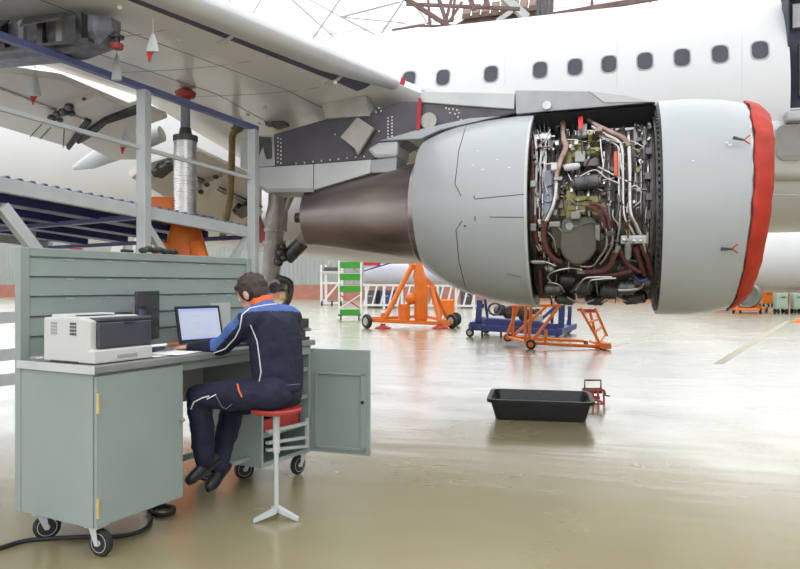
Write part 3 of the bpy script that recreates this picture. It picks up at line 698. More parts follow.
# ------------------------------------------------------------------ main gear
GY = 9.6
def g(px, py, y=GY): return atY(px, py, y)
gear = MB().tube([g(280,150), g(278,205), g(277,215)], [.15,.15,.16], 18).build('main_gear', STEEL, air, smooth=35)
GEAR = mat('grey_brown_gear_steel', (.36, .33, .31), .42, .5, .18, 6)
gear.data.materials[0] = GEAR
MB().tube([g(277,213), g(276,228), g(275,230), g(272,262), g(270,283)], [.165,.165,.14,.14,.13], 18).build('gear_sleeve', GEAR, gear, smooth=35)
for y_ in (230, 243): MB().lathe(g(275.5-(y_-230)*.1,y_), (0,0,1), [(-.03,.14),(-.03,.175),(.03,.175),(.03,.14)], 18).build('clamp_ring', GEAR, gear)
MB().tube([g(296,185), g(283,214), g(278,232)], .055, 10).build('drag_brace', GEAR, gear, smooth=True)
MB().tube([g(286,150), g(284,200), g(279,230)], .025, 8).build('hydraulic_line', STEEL, gear, smooth=True)
MB().tube([g(320,220,9.9), g(302,240), g(285,256)], [.075,.09,.075], 12).build('side_brace', GEAR, gear, smooth=True)
MB().tube([g(302,243), g(287,258)], .11, 12).build('brace_collar', DSTEEL, gear, smooth=True)
for x,y,r in ((281,253,.07),(284,258,.06),(279,262,.07),(283,247,.05)): MB().ball(g(x,y,GY-.12), r, 10).build('joint_fitting', DSTEEL, gear, smooth=True)
MB().lathe(g(273,286,GY-.22), (0,1,0), [(0,.05),(0,.06),(.06,.06),(.06,.10),(.4,.10),(.4,.06),(.46,.06)], 20, True).build('axle', GEAR, gear, smooth=35)
MB().lathe(g(275,288,GY-.3), (0.3,-1,0), [(0,.08),(.12,.08),(.12,.05),(.06,.045),(.06,.001)], 18).build('brake_hub', DSTEEL, gear, smooth=35)
MB().tube(smoothpath([g(279,278), g(290,283), g(289,298), g(284,306)]), .05, 10).build('torque_link', DSTEEL, gear, smooth=True)
MB().box((g(283,297).x, GY-.12, g(283,297).z-.05), (g(289,297).x, GY+.06, g(283,297).z+.1)).build('gear_lug', BRASS, gear, bevel=.02)
# gear-bay doors and rear lower fuselage clutter behind the gear
MB().prism([atY(a,b,10.3) for a,b in ((253,226),(258,216),(268,240),(266,244),(253,241))], (0,.08,0)).build('gear_door', REDP, gear)
# ------------------------------------------------------------------ inlet cover
cv = []
for s, r, sc in ((1.20, 1.03, .06), (1.25, 1.015, .07), (1.31, .985, .08), (1.365, .93, .085), (1.375, .85, .085), (1.36, .5, .06), (1.355, .02, 0)):
    rg = ring(s, r, EZ, 96, sc)
    rg = [p + V((.006*math.sin(j*.9)+.004*math.sin(j*2.3), 0, 0)) * (1 if s < 1.3 else .4) + (V((0, p.y-EY, p.z-EZ)).normalized()*(.007*math.sin(j*1.7+s*9))) for j, p in enumerate(rg)]
    cv.append(rg)
cov = empty('intake_cover', (1.3, EY, EZ-1.0), 'red-orange fabric cover stretched over the engine intake lip', 'cover')
co = MB().rings(cv, False).build('cover_cloth', REDCLOTH, cov, smooth=True)
sl = co.modifiers.new('thick', 'SOLIDIFY'); sl.thickness = .006
for (x, y) in ((750,139),(738,248)):
    tip, mid = eng(x-17, y+1-2.5 if y < 200 else y+1, 1.11), eng(x-6, y+1, 1.105)
    MB().tube([eng(x, y-4, 1.09), mid], .006, 6).build('cord', REDTAG, cov); MB().tube([eng(x, y+5, 1.09), mid], .006, 6).build('cord', REDTAG, cov)
    MB().tube([mid, tip], [.010,.016], 6).build('hook', DSTEEL, cov)
# streamers and weighted covers hanging from the wing
o = MB().prism([atY(a,b,PY0-.06) for a,b in ((418.5,98),(421.5,98),(420,130),(416,130))], (0,-.01,0)).build('warning_streamer', REDTAG)
tag(o, 'long red warning ribbon hanging down the dark pylon', 'streamer')
o = MB().prism([atY(a,b,7.3) for a,b in ((402,77),(406,79),(404,86),(400,84))], (0,-.015,0)).build('warning_streamer', REDTAG)
tag(o, 'short red ribbon at the inboard end of the wing slat', 'streamer')
WICK = mat('grey_white_sock_cloth', (.55, .57, .57), .75, 0, .06, 8)
def sock(px, y0, y1, w, fn, tipred, label):
    a = fn(px, y0); d = (a - V((0, 0, CAMZ))).dot(FWD); L = (y1-y0)*d/FPX; W = w*d/FPX/2
    root = empty('weighted_sock', a - V((0,0,L)), label, 'cover', 'cloth socks hung under the wing')
    m = MB(); n = 12; rs = []
    for t, f in ((0,.05),(.12,.3),(.4,.62),(.7,.85),(1,1)):
        rs.append([a + RGT*(W*f*math.cos(2*math.pi*j/n)*(1+.2*math.sin(3*j))) + FWD*(W*.6*f*math.sin(2*math.pi*j/n)) - V((0,0,L*t)) for j in range(n)])
    m.rings(rs); m.build('sock_cloth', WICK, root, smooth=True)
    MB().tube([a + V((0,0,.12)), a - V((0,0,.01))], .004, 6).build('string', GREYPAINT, root)
    if tipred:
        b = a - V((0,0,L)) + RGT*tipred*W*.6
        MB().prism([b + RGT*W*.55, b - RGT*W*.55, b - V((0,0,.09)) - RGT*W*.2], FWD*.01).build('red_tip', REDTAG, root)
under = lambda px, py: onplane(px, py, V((-4, 6, 3.42)), V((0, .09, 1)))
sock(117, 53, 80, 10, under, 0, 'grey cloth sock without a red tip hanging beside the flap gap')
sock(153, 33, 52, 12, under, -.9, 'pale cloth sock with red tip under the middle of the wing')
sock(35, 73, 96, 12, lambda a, b: fp(a, b, .06), -.4, 'pale cloth sock with red tip hanging from the outboard flap')
sock(125, 131, 147, 9, lambda a, b: fp(a, b, .05), -.8, 'small pale cloth sock with red tip beside the flap fairing')
q = under(117, 36)                                    # refuelling coupling under the wing
root = empty('wing_coupling', q - V((0,0,.16)), 'dark coupling with dull red cap hanging under the wing', 'fitting')
MB().lathe(q, (0,0,-1), [(0,.06),(.02,.06),(.02,.025),(.07,.025)], 12, True).build('coupling_body', DSTEEL, root)
MB().lathe(q - V((0,0,.06)), (0,0,-1), [(0,.02),(.01,.055),(.05,.05),(.055,.001)], 12).build('red_cap', REDP, root)
MB().tube(smoothpath([q + RGT*.04, q - RGT*.06 - V((0,0,.06)), q - RGT*.03 - V((0,0,.11))]), .006, 6).build('lanyard', DSTEEL, root)

# ================================================================== WING JACK
jb = V((-4.54, 6.73, 0))
root = empty('wing_jack', jb, 'tall silver-ribbed wing jack on an orange tripod under the wing', 'jack')
wtop = wz(jb.x, jb.y)
prof = []
for k in range(30): z = 2.16 + k*.0295; prof += [(z, .128), (z+.012, .128), (z+.015, .118), (z+.028, .118)]
MB().lathe(jb, (0,0,1), [(2.16,.05)] + prof + [(3.06,.05)], 28).build('ribbed_cylinder', STEEL, root, smooth=20)
MB().lathe(jb, (0,0,1), [(2.98,.10),(3.0,.135),(3.06,.135),(3.07,.075),(3.15,.06)], 24, True).build('collar', DSTEEL, root, smooth=30)
MB().cyl(jb + V((0,0,3.05)), jb + V((0,0,wtop-.1)), .055, .05, 20).build('ram', BLUEGREY, root, smooth=True)
MB().lathe(jb, (0,0,1), [(wtop-.13,.04),(wtop-.1,.10),(wtop-.05,.12),(wtop-.01,.06)], 20, True).build('red_jack_pad', REDP, root, smooth=30)
MB().box((jb.x-.28,jb.y-.2,2.06), (jb.x+.25,jb.y+.2,2.17)).build('deck_collar', RUST, root, bevel=.02)
MB().lathe(jb, (0,0,1), [(.35,.15),(.4,.2),(1.9,.2),(2.06,.16)], 24, True).build('jack_body', ORANGE, root, smooth=30)
for a in (100, 220, 340):
    d = V((math.cos(math.radians(a)), math.sin(math.radians(a)), 0))
    lg = MB().tube([jb + d*.2 + V((0,0,1.85)), jb + d*1.0 + V((0,0,.1))], .09, 12).build('leg', ORANGE, root, smooth=True)
    MB().lathe(jb + d*1.0, (0,0,1), [(0,.16),(.03,.16),(.1,.06)], 16, True).build('foot_pad', ORANGE, lg)
MB().obox(jb + RGT*-.30 + FWD*.22 + V((0,0,2.30)), RGT*.15, FWD*.12, V((0,0,.10))).build('reservoir', ORANGE, root, bevel=.03)
MB().bar(jb + V((0,0,2.12)), jb + RGT*-.30 + FWD*.22 + V((0,0,2.22)), .08).build('reservoir_bracket', ORANGE, root)

# ================================================================== WORK DOCK
DA = cw(-1.70, 7.86, 0); De = cw(-.558, -.830, 0); Dg = cw(-.830, .558, 0)
SLP = .079
def dk(a, b, z): return DA + De*a + Dg*b + V((0,0,2.06 + SLP*a + z))
dock = empty('work_dock', DA, 'grey steel maintenance dock with blue sheet deck and violet handrail', 'platform')
AL, BW = 4.6, 4.2
m = MB(); rs0, rs1 = [], []
n = 0; a = 0.0
top, bot = [], []
while a < AL:                                          # ribbed deck sheet, ribs run across
    for da, h in ((0,0),(.018,.03),(.048,.03),(.066,0)):
        top.append(a+da); bot.append(h)
    a += .105
m.rings([[dk(x, b, h-.01) for x, h in zip(top, bot)] for b in (.03, BW)] , False, closed=False)
m.build('deck_sheet', BLUEDECK, dock).modifiers.new('thick', 'SOLIDIFY').thickness = .006
def dbar(p, q, w, h, name, mm): return MB().bar(dk(*p), dk(*q), w, h).build(name, mm, dock, bevel=.006)
dbar((-.03,0,-.07),(AL,0,-.07), .06, .12, 'edge_beam', GREYPAINT)
dbar((-.03,BW,-.07),(AL,BW,-.07), .06, .12, 'edge_beam', GREYPAINT)
for b in (.75, 1.5, 2.3, 3.2): dbar((.05,b,-.075),(AL,b,-.075), .22, .08, 'joist', BLUEP)
for k in range(4): MB().obox(dk(.6+k*1.2,BW/2+.2,.032), De*.58 + V((0,0,SLP*.58)), Dg*(BW/2-.28), V((0,0,.008))).build('bounce_plate', PANELBEIGE if k < 0 else LTGREY, dock)  # unseen pale plates added so the blue deck does not tint the flaps
for a in (0, 1.43, 2.86): dbar((a,.0,-.12),(a,BW,-.12), .06, .05, 'cross_beam', BLUERAIL)
for a in (0, 1.43, 2.86, 4.29):
    t = dk(a,0,0)
    MB().bar(dk(a,-.05,1.09), V((dk(a,-.05,0).x, dk(a,-.05,0).y, 0)), .10, .10).build('post', GREYPAINT, dock, bevel=.008)
    MB().bar(dk(a,BW,.0), V((dk(a,BW,0).x, dk(a,BW,0).y, 0)), .10, .10).build('post', GREYPAINT, dock, bevel=.008)
    MB().bar(dk(a,2.0,-.17), V((dk(a,2.0,0).x, dk(a,2.0,0).y, 0)), .09, .09).build('post', GREYPAINT, dock, bevel=.008)
dbar((-.05,-.05,1.11),(AL,-.05,1.11), .08, .055, 'handrail', BLUERAIL)
dbar((-.05,-.05,.53),(AL,-.05,.53), .035, .04, 'mid_rail', GREYPAINT)
MB().bar(dk(.06,0,-.15), dk(.75,0,-1.0), .06).build('brace', GREYPAINT, dock); MB().bar(dk(1.36,0,-.2), dk(.7,0,-1.0), .06).build('brace', GREYPAINT, dock)
MB().bar(dk(2.75,-.05,-.25), dk(2.1,-.05,-1.0), .09).build('brace', GREYPAINT, dock)
MB().bar(dk(2.0,-.05,-.75), V((dk(2.0,-.05,0).x, dk(2.0,-.05,0).y, 0)), .06).build('post', PANELBEIGE, dock)
for z in (-1.0, -1.3, -1.5): MB().bar(dk(2.0,-.05,z-.08), dk(3.4,-.05,z-.2), .05, .09).build('lower_rail', GREYPAINT, dock)
MB().bar(dk(2.3,2.0,-.95), dk(4.5,2.0,-1.1), .3, .06).build('lower_step', BLUEDECK, dock)
for z in (-1.15, -1.35): MB().bar(dk(2.3,1.2,z), dk(4.5,1.2,z), .3, .05).build('lower_step', GREYPAINT, dock)
# yellow-brown hose hanging in the dock
o = MB().tube(smoothpath([cp(241,128,9.0), cp(233,134,8.9), cp(232,150,8.9), cp(231,180,8.85), cp(229,205,8.8), cp(225,224,8.75), cp(222,240,8.7)]), .045, 10).build('air_hose', mat('ochre_rubber', (.22,.15,.06), .6, 0, .2, 12), None, smooth=True)
tag(o, 'ochre hose hanging from the wing down past the dock railing', 'hose')
# red-and-white barrier board on the far side of the dock
root = empty('striped_barrier', cw(-5.15, 11.6, 1.7), 'red and white striped board hanging behind the partition top', 'barrier')
MB().obox(cp(107,246,11.6), RGT*.75, V((0,0,.22)), FWD*.02).build('board', PANELBEIGE, root)
for k in (-.45, .25, .6): MB().prism([cp(107,246,11.55) + RGT*(k+.07) + V((0,0,.2)), cp(107,246,11.55) + RGT*(k-.12) + V((0,0,.2)), cp(107,246,11.55) + RGT*(k-.22) - V((0,0,.2)), cp(107,246,11.55) + RGT*(k-.03) - V((0,0,.2))], FWD*.02).build('stripe', REDTAG if k < 0 else WHITEP, root)
MB().bar(cp(88,250,11.6), V((cp(88,250,11.6).x, cp(88,250,11.6).y, 0)), .05).build('leg', GREYPAINT, root); MB().bar(cp(126,250,11.6), V((cp(126,250,11.6).x, cp(126,250,11.6).y, 0)), .05).build('leg', GREYPAINT, root)

# ================================================================== DESK
DP = cw(-1.54, 3.49, 0); Du = cw(.468, .884, 0); Dw = cw(-.884, .468, 0)
DM = Matrix(((Du.x, Dw.x, 0, DP.x), (Du.y, Dw.y, 0, DP.y), (0, 0, 1, 0), (0, 0, 0, 1)))
def dl(t, v, z): return DM @ V((t, v, z))
desk = empty('workbench', dl(.95,.3,0), 'grey-green metal workbench on casters with slatted back panel', 'desk')
def db(a, b, name, mm, bevel=.004, parent=None): return MB(DM).box(a, b).build(name, mm, parent or desk, bevel=bevel)
ZB, ZT = .165, .945
cabL = db((0,.012,ZB), (.60,.61,ZT), 'cabinet', DESKGREEN)
dr = db((.006,-.008,ZB+.006), (.594,.010,ZT-.01), 'door', DESKGREEN)
for z in (.27, .80): MB(DM).cyl((.012,-.014,z-.05), (.012,-.014,z+.05), .009, None, 10).build('hinge', BRASS, dr)
MB(DM).lathe((.575,-.008,.62), (0,-1,0), [(0,.012),(.02,.012),(.02,.006),(.03,.006),(.03,.001)], 12).build('knob', STEEL, dr)
top = db((-.012,-.02,ZT+.004), (1.91,.60,.988), 'worktop', DESKTOP, .006)
db((-.018,-.02,ZT+.002), (-.011,.60,.990), 'end_band', LTGREY, .001, top)
# right cabinet (open)
cab = db((1.31,.0,ZB), (1.33,.60,ZT), 'cabinet', DESKGREEN)
db((1.855,.0,ZB), (1.875,.60,ZT), 'side_panel', DESKGREEN, .003, cab); db((1.33,.58,ZB), (1.855,.60,ZT), 'rear_panel', DESKGREEN, .003, cab)
db((1.33,0,ZB), (1.855,.58,ZB+.03), 'bottom_panel', DESKGREEN, .003, cab); db((1.33,0,ZT-.06), (1.855,.58,ZT), 'top_panel', DESKGREEN, .003, cab)
for z in (.36, .56, .76):
    db((1.335,.01,z), (1.85,.03,z+.03), 'drawer_rail', DESKGREEN, .002, cab); db((1.335,.05,z), (1.85,.55,z+.012), 'shelf', DESKGREEN, .002, cab)
def fpl(px, py): return onplane(px, py, dl(1.3,-.012,0), Dw)
for a, b in (((267,432),(307,423)),((267,443),(307,437)),((267,450),(307,446)),((307,418),(307,447))):
    MB().bar(fpl(*a), fpl(*b), .028, .02).build('drawer_frame', LTGREY, cab)
hx = dl(1.872, -.01, 0); de = cw(.94, -.34, 0).normalized(); dn = V((-de.y, de.x, 0))
def dpt(x, y, z): return hx + de*x + dn*y + V((0,0,z))
def dbox(x0, x1, z0, z1, y0, y1, name, mm, par):
    return MB().obox(dpt((x0+x1)/2, (y0+y1)/2, (z0+z1)/2), de*(x1-x0)/2, dn*(y1-y0)/2, V((0,0,(z1-z0)/2))).build(name, mm, par, bevel=.003)
od = dbox(-.012, .465, ZB+.0, ZT-.02, 0, .02, 'open_door', DESKGREEN, cab)
dbox(.03, .435, .74, .755, -.012, 0, 'door_flange', DESKGREEN, cab); dbox(.03, .435, ZB+.03, ZB+.05, -.012, 0, 'door_flange', DESKGREEN, cab)
dbox(.03, .05, ZB+.03, .755, -.012, 0, 'door_flange', DESKGREEN, cab); dbox(.395, .435, ZB+.03, .755, -.012, 0, 'door_flange', DESKGREEN, cab)
MB().lathe(dpt(.415,-.012,.55), -dn, [(0,.012),(.008,.012),(.008,.001)], 12).build('door_lock', BLACK, cab)
db((.60,.50,.20), (1.31,.53,.24), 'foot_rail', DESKGREEN); db((.60,.10,.205), (1.31,.14,.235), 'foot_rail', DESKGREEN)
db((.60,.52,.60), (1.31,.54,ZT), 'modesty_panel', PANELBEIGE)
db((.60,.02,ZT-.05), (1.31,.04,ZT), 'apron', DESKGREEN)
# back panel of slats
PZ = 1.593
for t0_, t1_ in ((-.005,.05), (1.85,1.905)): db((t0_,.585,.165), (t1_,.635,PZ+.01), 'panel_post', DESKGREEN, .004)
ns, z0 = 5, 1.0; hh = (1.556-z0)/ns
for k in range(ns):
    m = MB(DM); a, b = z0 + k*hh, z0 + (k+1)*hh
    m.rings([[V((t,.594,a+.003)), V((t,.600,b-.008)), V((t,.592,b-.002)), V((t,.62,b)), V((t,.62,a))] for t in (.05, 1.85)])
    sl_ = m.build('slat', DESKGREEN, desk)
    m2 = MB(DM)
    for j in range(6): MB(DM).box((.28+j*.27,.594,b-.016), (.33+j*.27,.604,b-.011)).build('slot_tab', LTGREY, sl_)
db((.0,.597,1.556), (1.9,.635,PZ+.012), 'top_cap', DESKGREEN)
# bench vise on the far corner of the worktop
vb = dl(1.84,.08,.988); vi = empty('bench_vise', vb, 'small dark bench vise on the worktop corner behind the seated person', 'vise')
MB().obox(vb + V((0,0,.012)), Du*.05, Dw*.06, V((0,0,.012))).build('vise_base', DSTEEL, vi, bevel=.004)
MB().obox(vb + V((0,0,.065)), Du*.03, Dw*.04, V((0,0,.042))).build('vise_body', OLIVE, vi, bevel=.008)
for f_ in (-.045, .0): MB().obox(vb + Dw*f_ + V((0,0,.125)), Du*.045, Dw*.012, V((0,0,.035))).build('jaw', DSTEEL, vi, bevel=.004)
MB().cyl(vb - Dw*.10 + V((0,0,.08)), vb + Dw*.02 + V((0,0,.08)), .012, None, 10).build('screw', STEEL, vi)
# casters
def caster(t, v, ang, brake=False):
    c = dl(t, v, 0); d = Matrix.Rotation(math.radians(ang), 3, 'Z') @ Du; ax = V((-d.y, d.x, 0)); wc = c + V((0,0,.072)) + d*.03
    w = MB().lathe(wc - ax*.02, ax, [(0,.04),(.002,.055),(.006,.068),(.02,.072),(.034,.068),(.038,.055),(.04,.04)], 28, True).build('caster', BLACK, desk, smooth=40)
    MB().lathe(wc - ax*.023, ax, [(0,.001),(0,.014),(.003,.016),(.004,.05),(.042,.05),(.043,.016),(.046,.014),(.046,.001)], 20).build('caster_hub', LTGREY, w, smooth=30)
    for s_ in (-1, 1):
        MB().prism([wc + ax*s_*.028 + q for q in (d*.010-V((0,0,.012)), -d*.012-V((0,0,.012)), -d*.055+V((0,0,.08)), -d*.005+V((0,0,.08)))], ax*s_*.004).build('fork', LTGREY, w)
    MB().obox(c + V((0,0,.158)), d*.045, ax*.04, V((0,0,.008))).build('caster_plate', STEEL, w)
for t, v, a in ((.07,.07,-85),(.07,.52,-32),(1.83,.06,175),(1.55,.32,150),(1.38,.52,140),(1.80,.52,160)): caster(t, v, a)
# red tool trays inside the open cabinet
for k, (z, lab) in enumerate(((.375, 'red tool tray on the lower shelf of the open cabinet'), (.575, 'red tool tray on the upper shelf of the open cabinet'))):
    root = empty('tool_tray', dl(1.6,.3,z), lab, 'tray')
    MB(DM).box((1.38,.06,z), (1.82,.5,z+.01)).build('tray_base', REDP, root)
    for a, b in (((1.38,.06),(1.82,.08)),((1.38,.48),(1.82,.5)),((1.38,.06),(1.40,.5)),((1.80,.06),(1.82,.5))):
        MB(DM).box((a[0],a[1],z+.01), (b[0],b[1],z+.09)).build('tray_side', REDP, root)
# printer
prn = empty('laser_printer', dl(.22,.24,.99), 'off-white laser printer with dark front on the workbench end', 'printer')
def pb(a, b, name, mm, bevel=.006, par=None): return MB(DM).box(a, b).build(name, mm, par or prn, bevel=bevel)
m = MB(DM); m.prism([V((.03,v,z)) for v, z in ((.07,1.065),(.07,1.212),(.16,1.232),(.44,1.224),(.44,.992),(.05,.992),(.05,1.065))], (.375,0,0))
pbody = m.build('printer_body', PRWHITE, prn, bevel=.008)
pb((.028,.035,.992), (.408,.10,1.062), 'paper_tray', PRWHITE, .008)
pb((.17,.030,1.012), (.30,.036,1.032), 'tray_grip', MIDGREY, .003)
pb((.065,.045,1.068), (.410,.075,1.205), 'front_flap', PRDARK, .008)
pb((.065,.045,1.207), (.410,.15,1.226), 'top_flap', PRDARK, .006)
MB(DM).prism([(.22,.043,1.200),(.29,.043,1.200),(.28,.043,1.190),(.23,.043,1.190)], (0,-.004,0)).build('flap_grip', BLACK, prn)
pb((.12,.2,1.222), (.30,.30,1.234), 'output_slot', BLACK, .002); pb((.06,.30,1.218), (.38,.42,1.240), 'output_cover', PRWHITE, .008)
for v0, n_, mm in ((.175,3,DSTEEL),(.33,3,MIDGREY)):
    for k in range(n_):
        for j in range(4): pb((.0275,v0+k*.018,1.135+j*.018), (.0305,v0+k*.018+.013,1.135+j*.018+.013), 'vent_slot', mm, 0)
pb((.026,.16,.993), (.032,.38,1.0), 'rear_foot', DSTEEL, 0)
# monitor (edge on)
mon = empty('computer_monitor', dl(.70,.40,.99), 'thin dark monitor seen edge-on behind the printer', 'monitor')
mc = dl(.72,.42,0); mn = cw(1,.03,0).normalized(); mt = V((-mn.y, mn.x, 0))
MB().obox(mc + V((0,0,1.205)), mt*.20, mn*.012, V((0,0,.155))).build('screen_panel', SCRBLK, mon, bevel=.005)
MB().obox(mc - mn*.03 + V((0,0,1.2)), mt*.12, mn*.025, V((0,0,.10))).build('rear_housing', BLUEGREY, mon, bevel=.01)
MB().obox(mc - mn*.03 + V((0,0,1.05)), mt*.03, mn*.012, V((0,0,.06))).build('neck', PRDARK, mon)
MB().obox(mc + V((0,0,.996)), mt*.10, mn*.08, V((0,0,.006))).build('base', PRDARK, mon)
# laptop
lap = empty('laptop', dl(1.10,.32,.99), 'open black laptop showing a document in front of the seated person', 'laptop')
ln = cw(.80,-.60,0).normalized(); lt = V((-ln.y, ln.x, 0)); lc = dl(1.13,.36,0)
MB().obox(lc + ln*.13 + V((0,0,1.0)), lt*.18, ln*.125, V((0,0,.010))).build('keyboard_base', PRDARK, lap, bevel=.004)
kb = MB()
for i in range(11):
    for j in range(4): kb.obox(lc + ln*(.06+j*.025) + lt*(-.14+i*.028) + V((0,0,1.012)), lt*.011, ln*.009, V((0,0,.002)))
k_ = kb.build('keys', BLACK, lap); k_['kind'] = 'stuff'
lu = (V((0,0,1)) - ln*.22).normalized()
lid0 = lc + V((0,0,1.012)); lid = MB().obox(lid0 + lu*.125, lt*.18, lu*.125, ln*.006).build('lid', SCRBLK, lap, bevel=.004)
SCREEN = mat('lit_screen', (.24,.26,.33), .3, 0, .05, 10, emit=((.72,.78,.95), .16))
MB().obox(lid0 + lu*.128 + ln*.0075, lt*.16, lu*.103, ln*.001).build('display', SCREEN, lid)
BAR = mat('screen_toolbar', (.2,.25,.5), .3, emit=((.25,.3,.55), .3)); TXT = mat('screen_text', (.3,.33,.45), .3, emit=((.38,.42,.55), .3))
MB().obox(lid0 + lu*.222 + ln*.009, lt*.16, lu*.008, ln*.0005).build('toolbar', BAR, lid)
MB().obox(lid0 + lu*.03 + ln*.009, lt*.16, lu*.004, ln*.0005).build('toolbar', BAR, lid)
for k in range(12):
    w = .06 + .04*random.random()
    MB().obox(lid0 + lu*(.20-k*.0125) + lt*(.13-w) + ln*.009, lt*w, lu*.0018, ln*.0004).build('text_line', TXT, lid)
# papers
for k, (t, v, a, lab) in enumerate(((.55,.16,4,'white sheet of paper beside the printer tray'),(.66,.12,14,'white sheet lying under the hand of the seated person'))):
    u_ = Matrix.Rotation(math.radians(a), 3, 'Z') @ Du; w_ = V((-u_.y, u_.x, 0)); c = dl(t, v, .9895 + k*.002)
    m = MB(); g_ = [[c + u_*x + w_*y + V((0,0,.012*max(0,-x*6-.3)**2 + .01*max(0,y*6-.4))) for x in (-.14,-.09,-.03,.03,.09,.14)] for y in (-.10,-.03,.04,.10)]
    m.rings(g_, False, closed=False); o = m.build('paper_sheet', PAPER, None, smooth=True); o.modifiers.new('thick','SOLIDIFY').thickness = .001
    tag(o, lab, 'paper')
o = MB().obox(dl(1.40,.45,1.13), Du*.10, Dw*.006, V((0,0,.14))).build('document_folder', LTGREY); tag(o, 'grey document folder leaning on the slats beside the laptop', 'folder')
# crumpled cloth on the partition top
m = MB()
for k in range(7): m.ball(dl(.86+k*.045+random.uniform(-.01,.01), .615, PZ+.03+random.uniform(0,.012)), .028, 10, (1.3,.9,.75))
for k in range(3): m.ball(dl(.70+k*.03, .615, PZ+.022), .02, 8, (1.3,.9,.6))
o = m.build('crumpled_cloth', mat('dark_olive_rag', (.05,.045,.04), .9, 0, .4, 20), None, smooth=True)
rm = o.modifiers.new('remesh','REMESH'); rm.mode='VOXEL'; rm.voxel_size=.008
tag(o, 'dark crumpled rag lying on the top of the partition', 'rag')
# cable on the floor
o = MB().tube(smoothpath([atZ(a,b,.012) for a,b in ((-25,556),(0,548),(30,540),(80,537),(120,536),(143,530),(151,520),(148,511),(158,506),(173,507),(172,513),(160,515),(152,510),(165,500))], 6), .012, 8).build('power_cable', BLACK, None, smooth=True)
tag(o, 'black power cable trailing over the floor under the workbench', 'cable')

# ================================================================== STOOL
sp = cw(-.735, 4.12, 0)
st = empty('stool', sp, 'red-seated stool on a thin grey column with splayed feet', 'stool')
MB().lathe(sp, (0,0,1), [(.640,.001),(.640,.135),(.648,.150),(.662,.152),(.670,.145),(.672,.001)], 36).build('seat', REDSEAT, st, smooth=30)
MB().lathe(sp, (0,0,1), [(.625,.001),(.625,.05),(.64,.05)], 16).build('seat_plate', GREYPAINT, st)
MB().cyl(sp + V((0,0,.06)), sp + V((0,0,.63)), .014, None, 14).build('column', GREYPAINT, st, smooth=True)
MB().cyl(sp + V((0,0,.40)), sp + V((0,0,.63)), .021, None, 14).build('column_sleeve', GREYPAINT, st, smooth=True)
for a in (195, 345, 90):
    d = cw(math.cos(math.radians(a)), math.sin(math.radians(a)), 0)
    MB().prism([sp + d*.0 + V((0,0,.085)), sp + d*.0 + V((0,0,.045)), sp + d*.135 + V((0,0,.0)), sp + d*.135 + V((0,0,.022))], V((-d.y, d.x, 0))*.03).build('leg', GREYPAINT, st, bevel=.003)

# ================================================================== PERSON
per = empty('person', sp, 'person in navy work suit with blue shoulders sitting at the workbench', 'person')
def W(px, py, d): return cp(px, py, d)
pel = W(279,393,4.16); chest = W(276,345,4.19); upc = W(271,318,4.20); neck = W(262,303,4.22)
lsh, rsh = W(249,320,4.06), W(290,318,4.33)
lel, lwr = W(221,347,4.24), W(192,347.5,4.34)
rel, rwr = W(262,348,4.66), W(234,336,4.74)
lhip, rhip = W(272,393.5,4.06), W(285,393.5,4.26)
lkn, lan = W(199,396,4.17), W(205,456,4.24)
rkn, ran = W(234,404,4.60), W(219,462,4.33)
hd = W(252.5,294,4.24)
def capsule(m, a, b, r0, r1, n=14):
    a, b = V(a), V(b); t = (b-a).normalized(); L = (b-a).length; pr = []
    for k in range(6): x = -math.pi/2 + (math.pi/2)*k/5; pr.append((r0*math.sin(x), max(.0005, r0*math.cos(x))))
    for k in range(6): x = (math.pi/2)*k/5; pr.append((L + r1*math.sin(x), max(.0005, r1*math.cos(x))))
    m.lathe(a, t, pr, n, True)
def ell(m, c, ax1, ax2, ax3, n=16):                    # ellipsoid from three half axes
    A = Matrix((ax1, ax2, ax3)).transposed(); m.ball(c, 1, n, (1,1,1), A)
sx = (rsh-lsh).normalized(); upv = (upc-pel).normalized(); fwd_ = upv.cross(sx).normalized()
if fwd_.dot(FWD) < 0: fwd_ = -fwd_
def remesh(o, vs_, sm=6, disp=0, dscale=.12):
    r = o.modifiers.new('remesh','REMESH'); r.mode = 'VOXEL'; r.voxel_size = vs_
    s_ = o.modifiers.new('smooth','SMOOTH'); s_.factor = .6; s_.iterations = sm
    if disp:
        tx = bpy.data.textures.new('folds','CLOUDS'); tx.noise_scale = dscale; tx.noise_depth = 2
        d = o.modifiers.new('folds','DISPLACE'); d.texture = tx; d.strength = disp; d.texture_coords = 'LOCAL'
    dg = bpy.context.evaluated_depsgraph_get(); me = bpy.data.meshes.new_from_object(o.evaluated_get(dg))
    mats = list(o.data.materials); o.modifiers.clear(); o.data = me; me.materials.clear()
    for q in mats: me.materials.append(q)
    me.polygons.foreach_set('use_smooth', [True]*len(me.polygons)); return o
# body (skin) : head, neck, trunk and limbs in one mesh
m = MB()
fc = (cw(-.84, .36, -.52)).normalized(); fr = fc.cross(V((0,0,1))).normalized(); fu = fr.cross(fc).normalized()
ell(m, hd + fu*.02, fc*.092, fr*.074, fu*.098); ell(m, hd + fc*.035 - fu*.055, fc*.055, fr*.052, fu*.055)
ell(m, hd + fc*.094 - fu*.025, fc*.018, fr*.012, fu*.022)                       # nose
ell(m, hd + fc*.082 - fu*.062, fc*.012, fr*.022, fu*.008)                       # lips
ell(m, hd + fc*.080 + fu*.022, fc*.012, fr*.05, fu*.010)                        # brow
for s_ in (-1, 1): ell(m, hd - fc*.005 + fr*s_*.080 - fu*.012, fc*.020, fr*.010, fu*.032)
capsule(m, neck - fu*.02, hd - fu*.05 - fc*.02, .055, .052)
capsule(m, neck, upc, .05, .07); capsule(m, upc, chest, .075, .08); capsule(m, chest, pel, .08, .08)
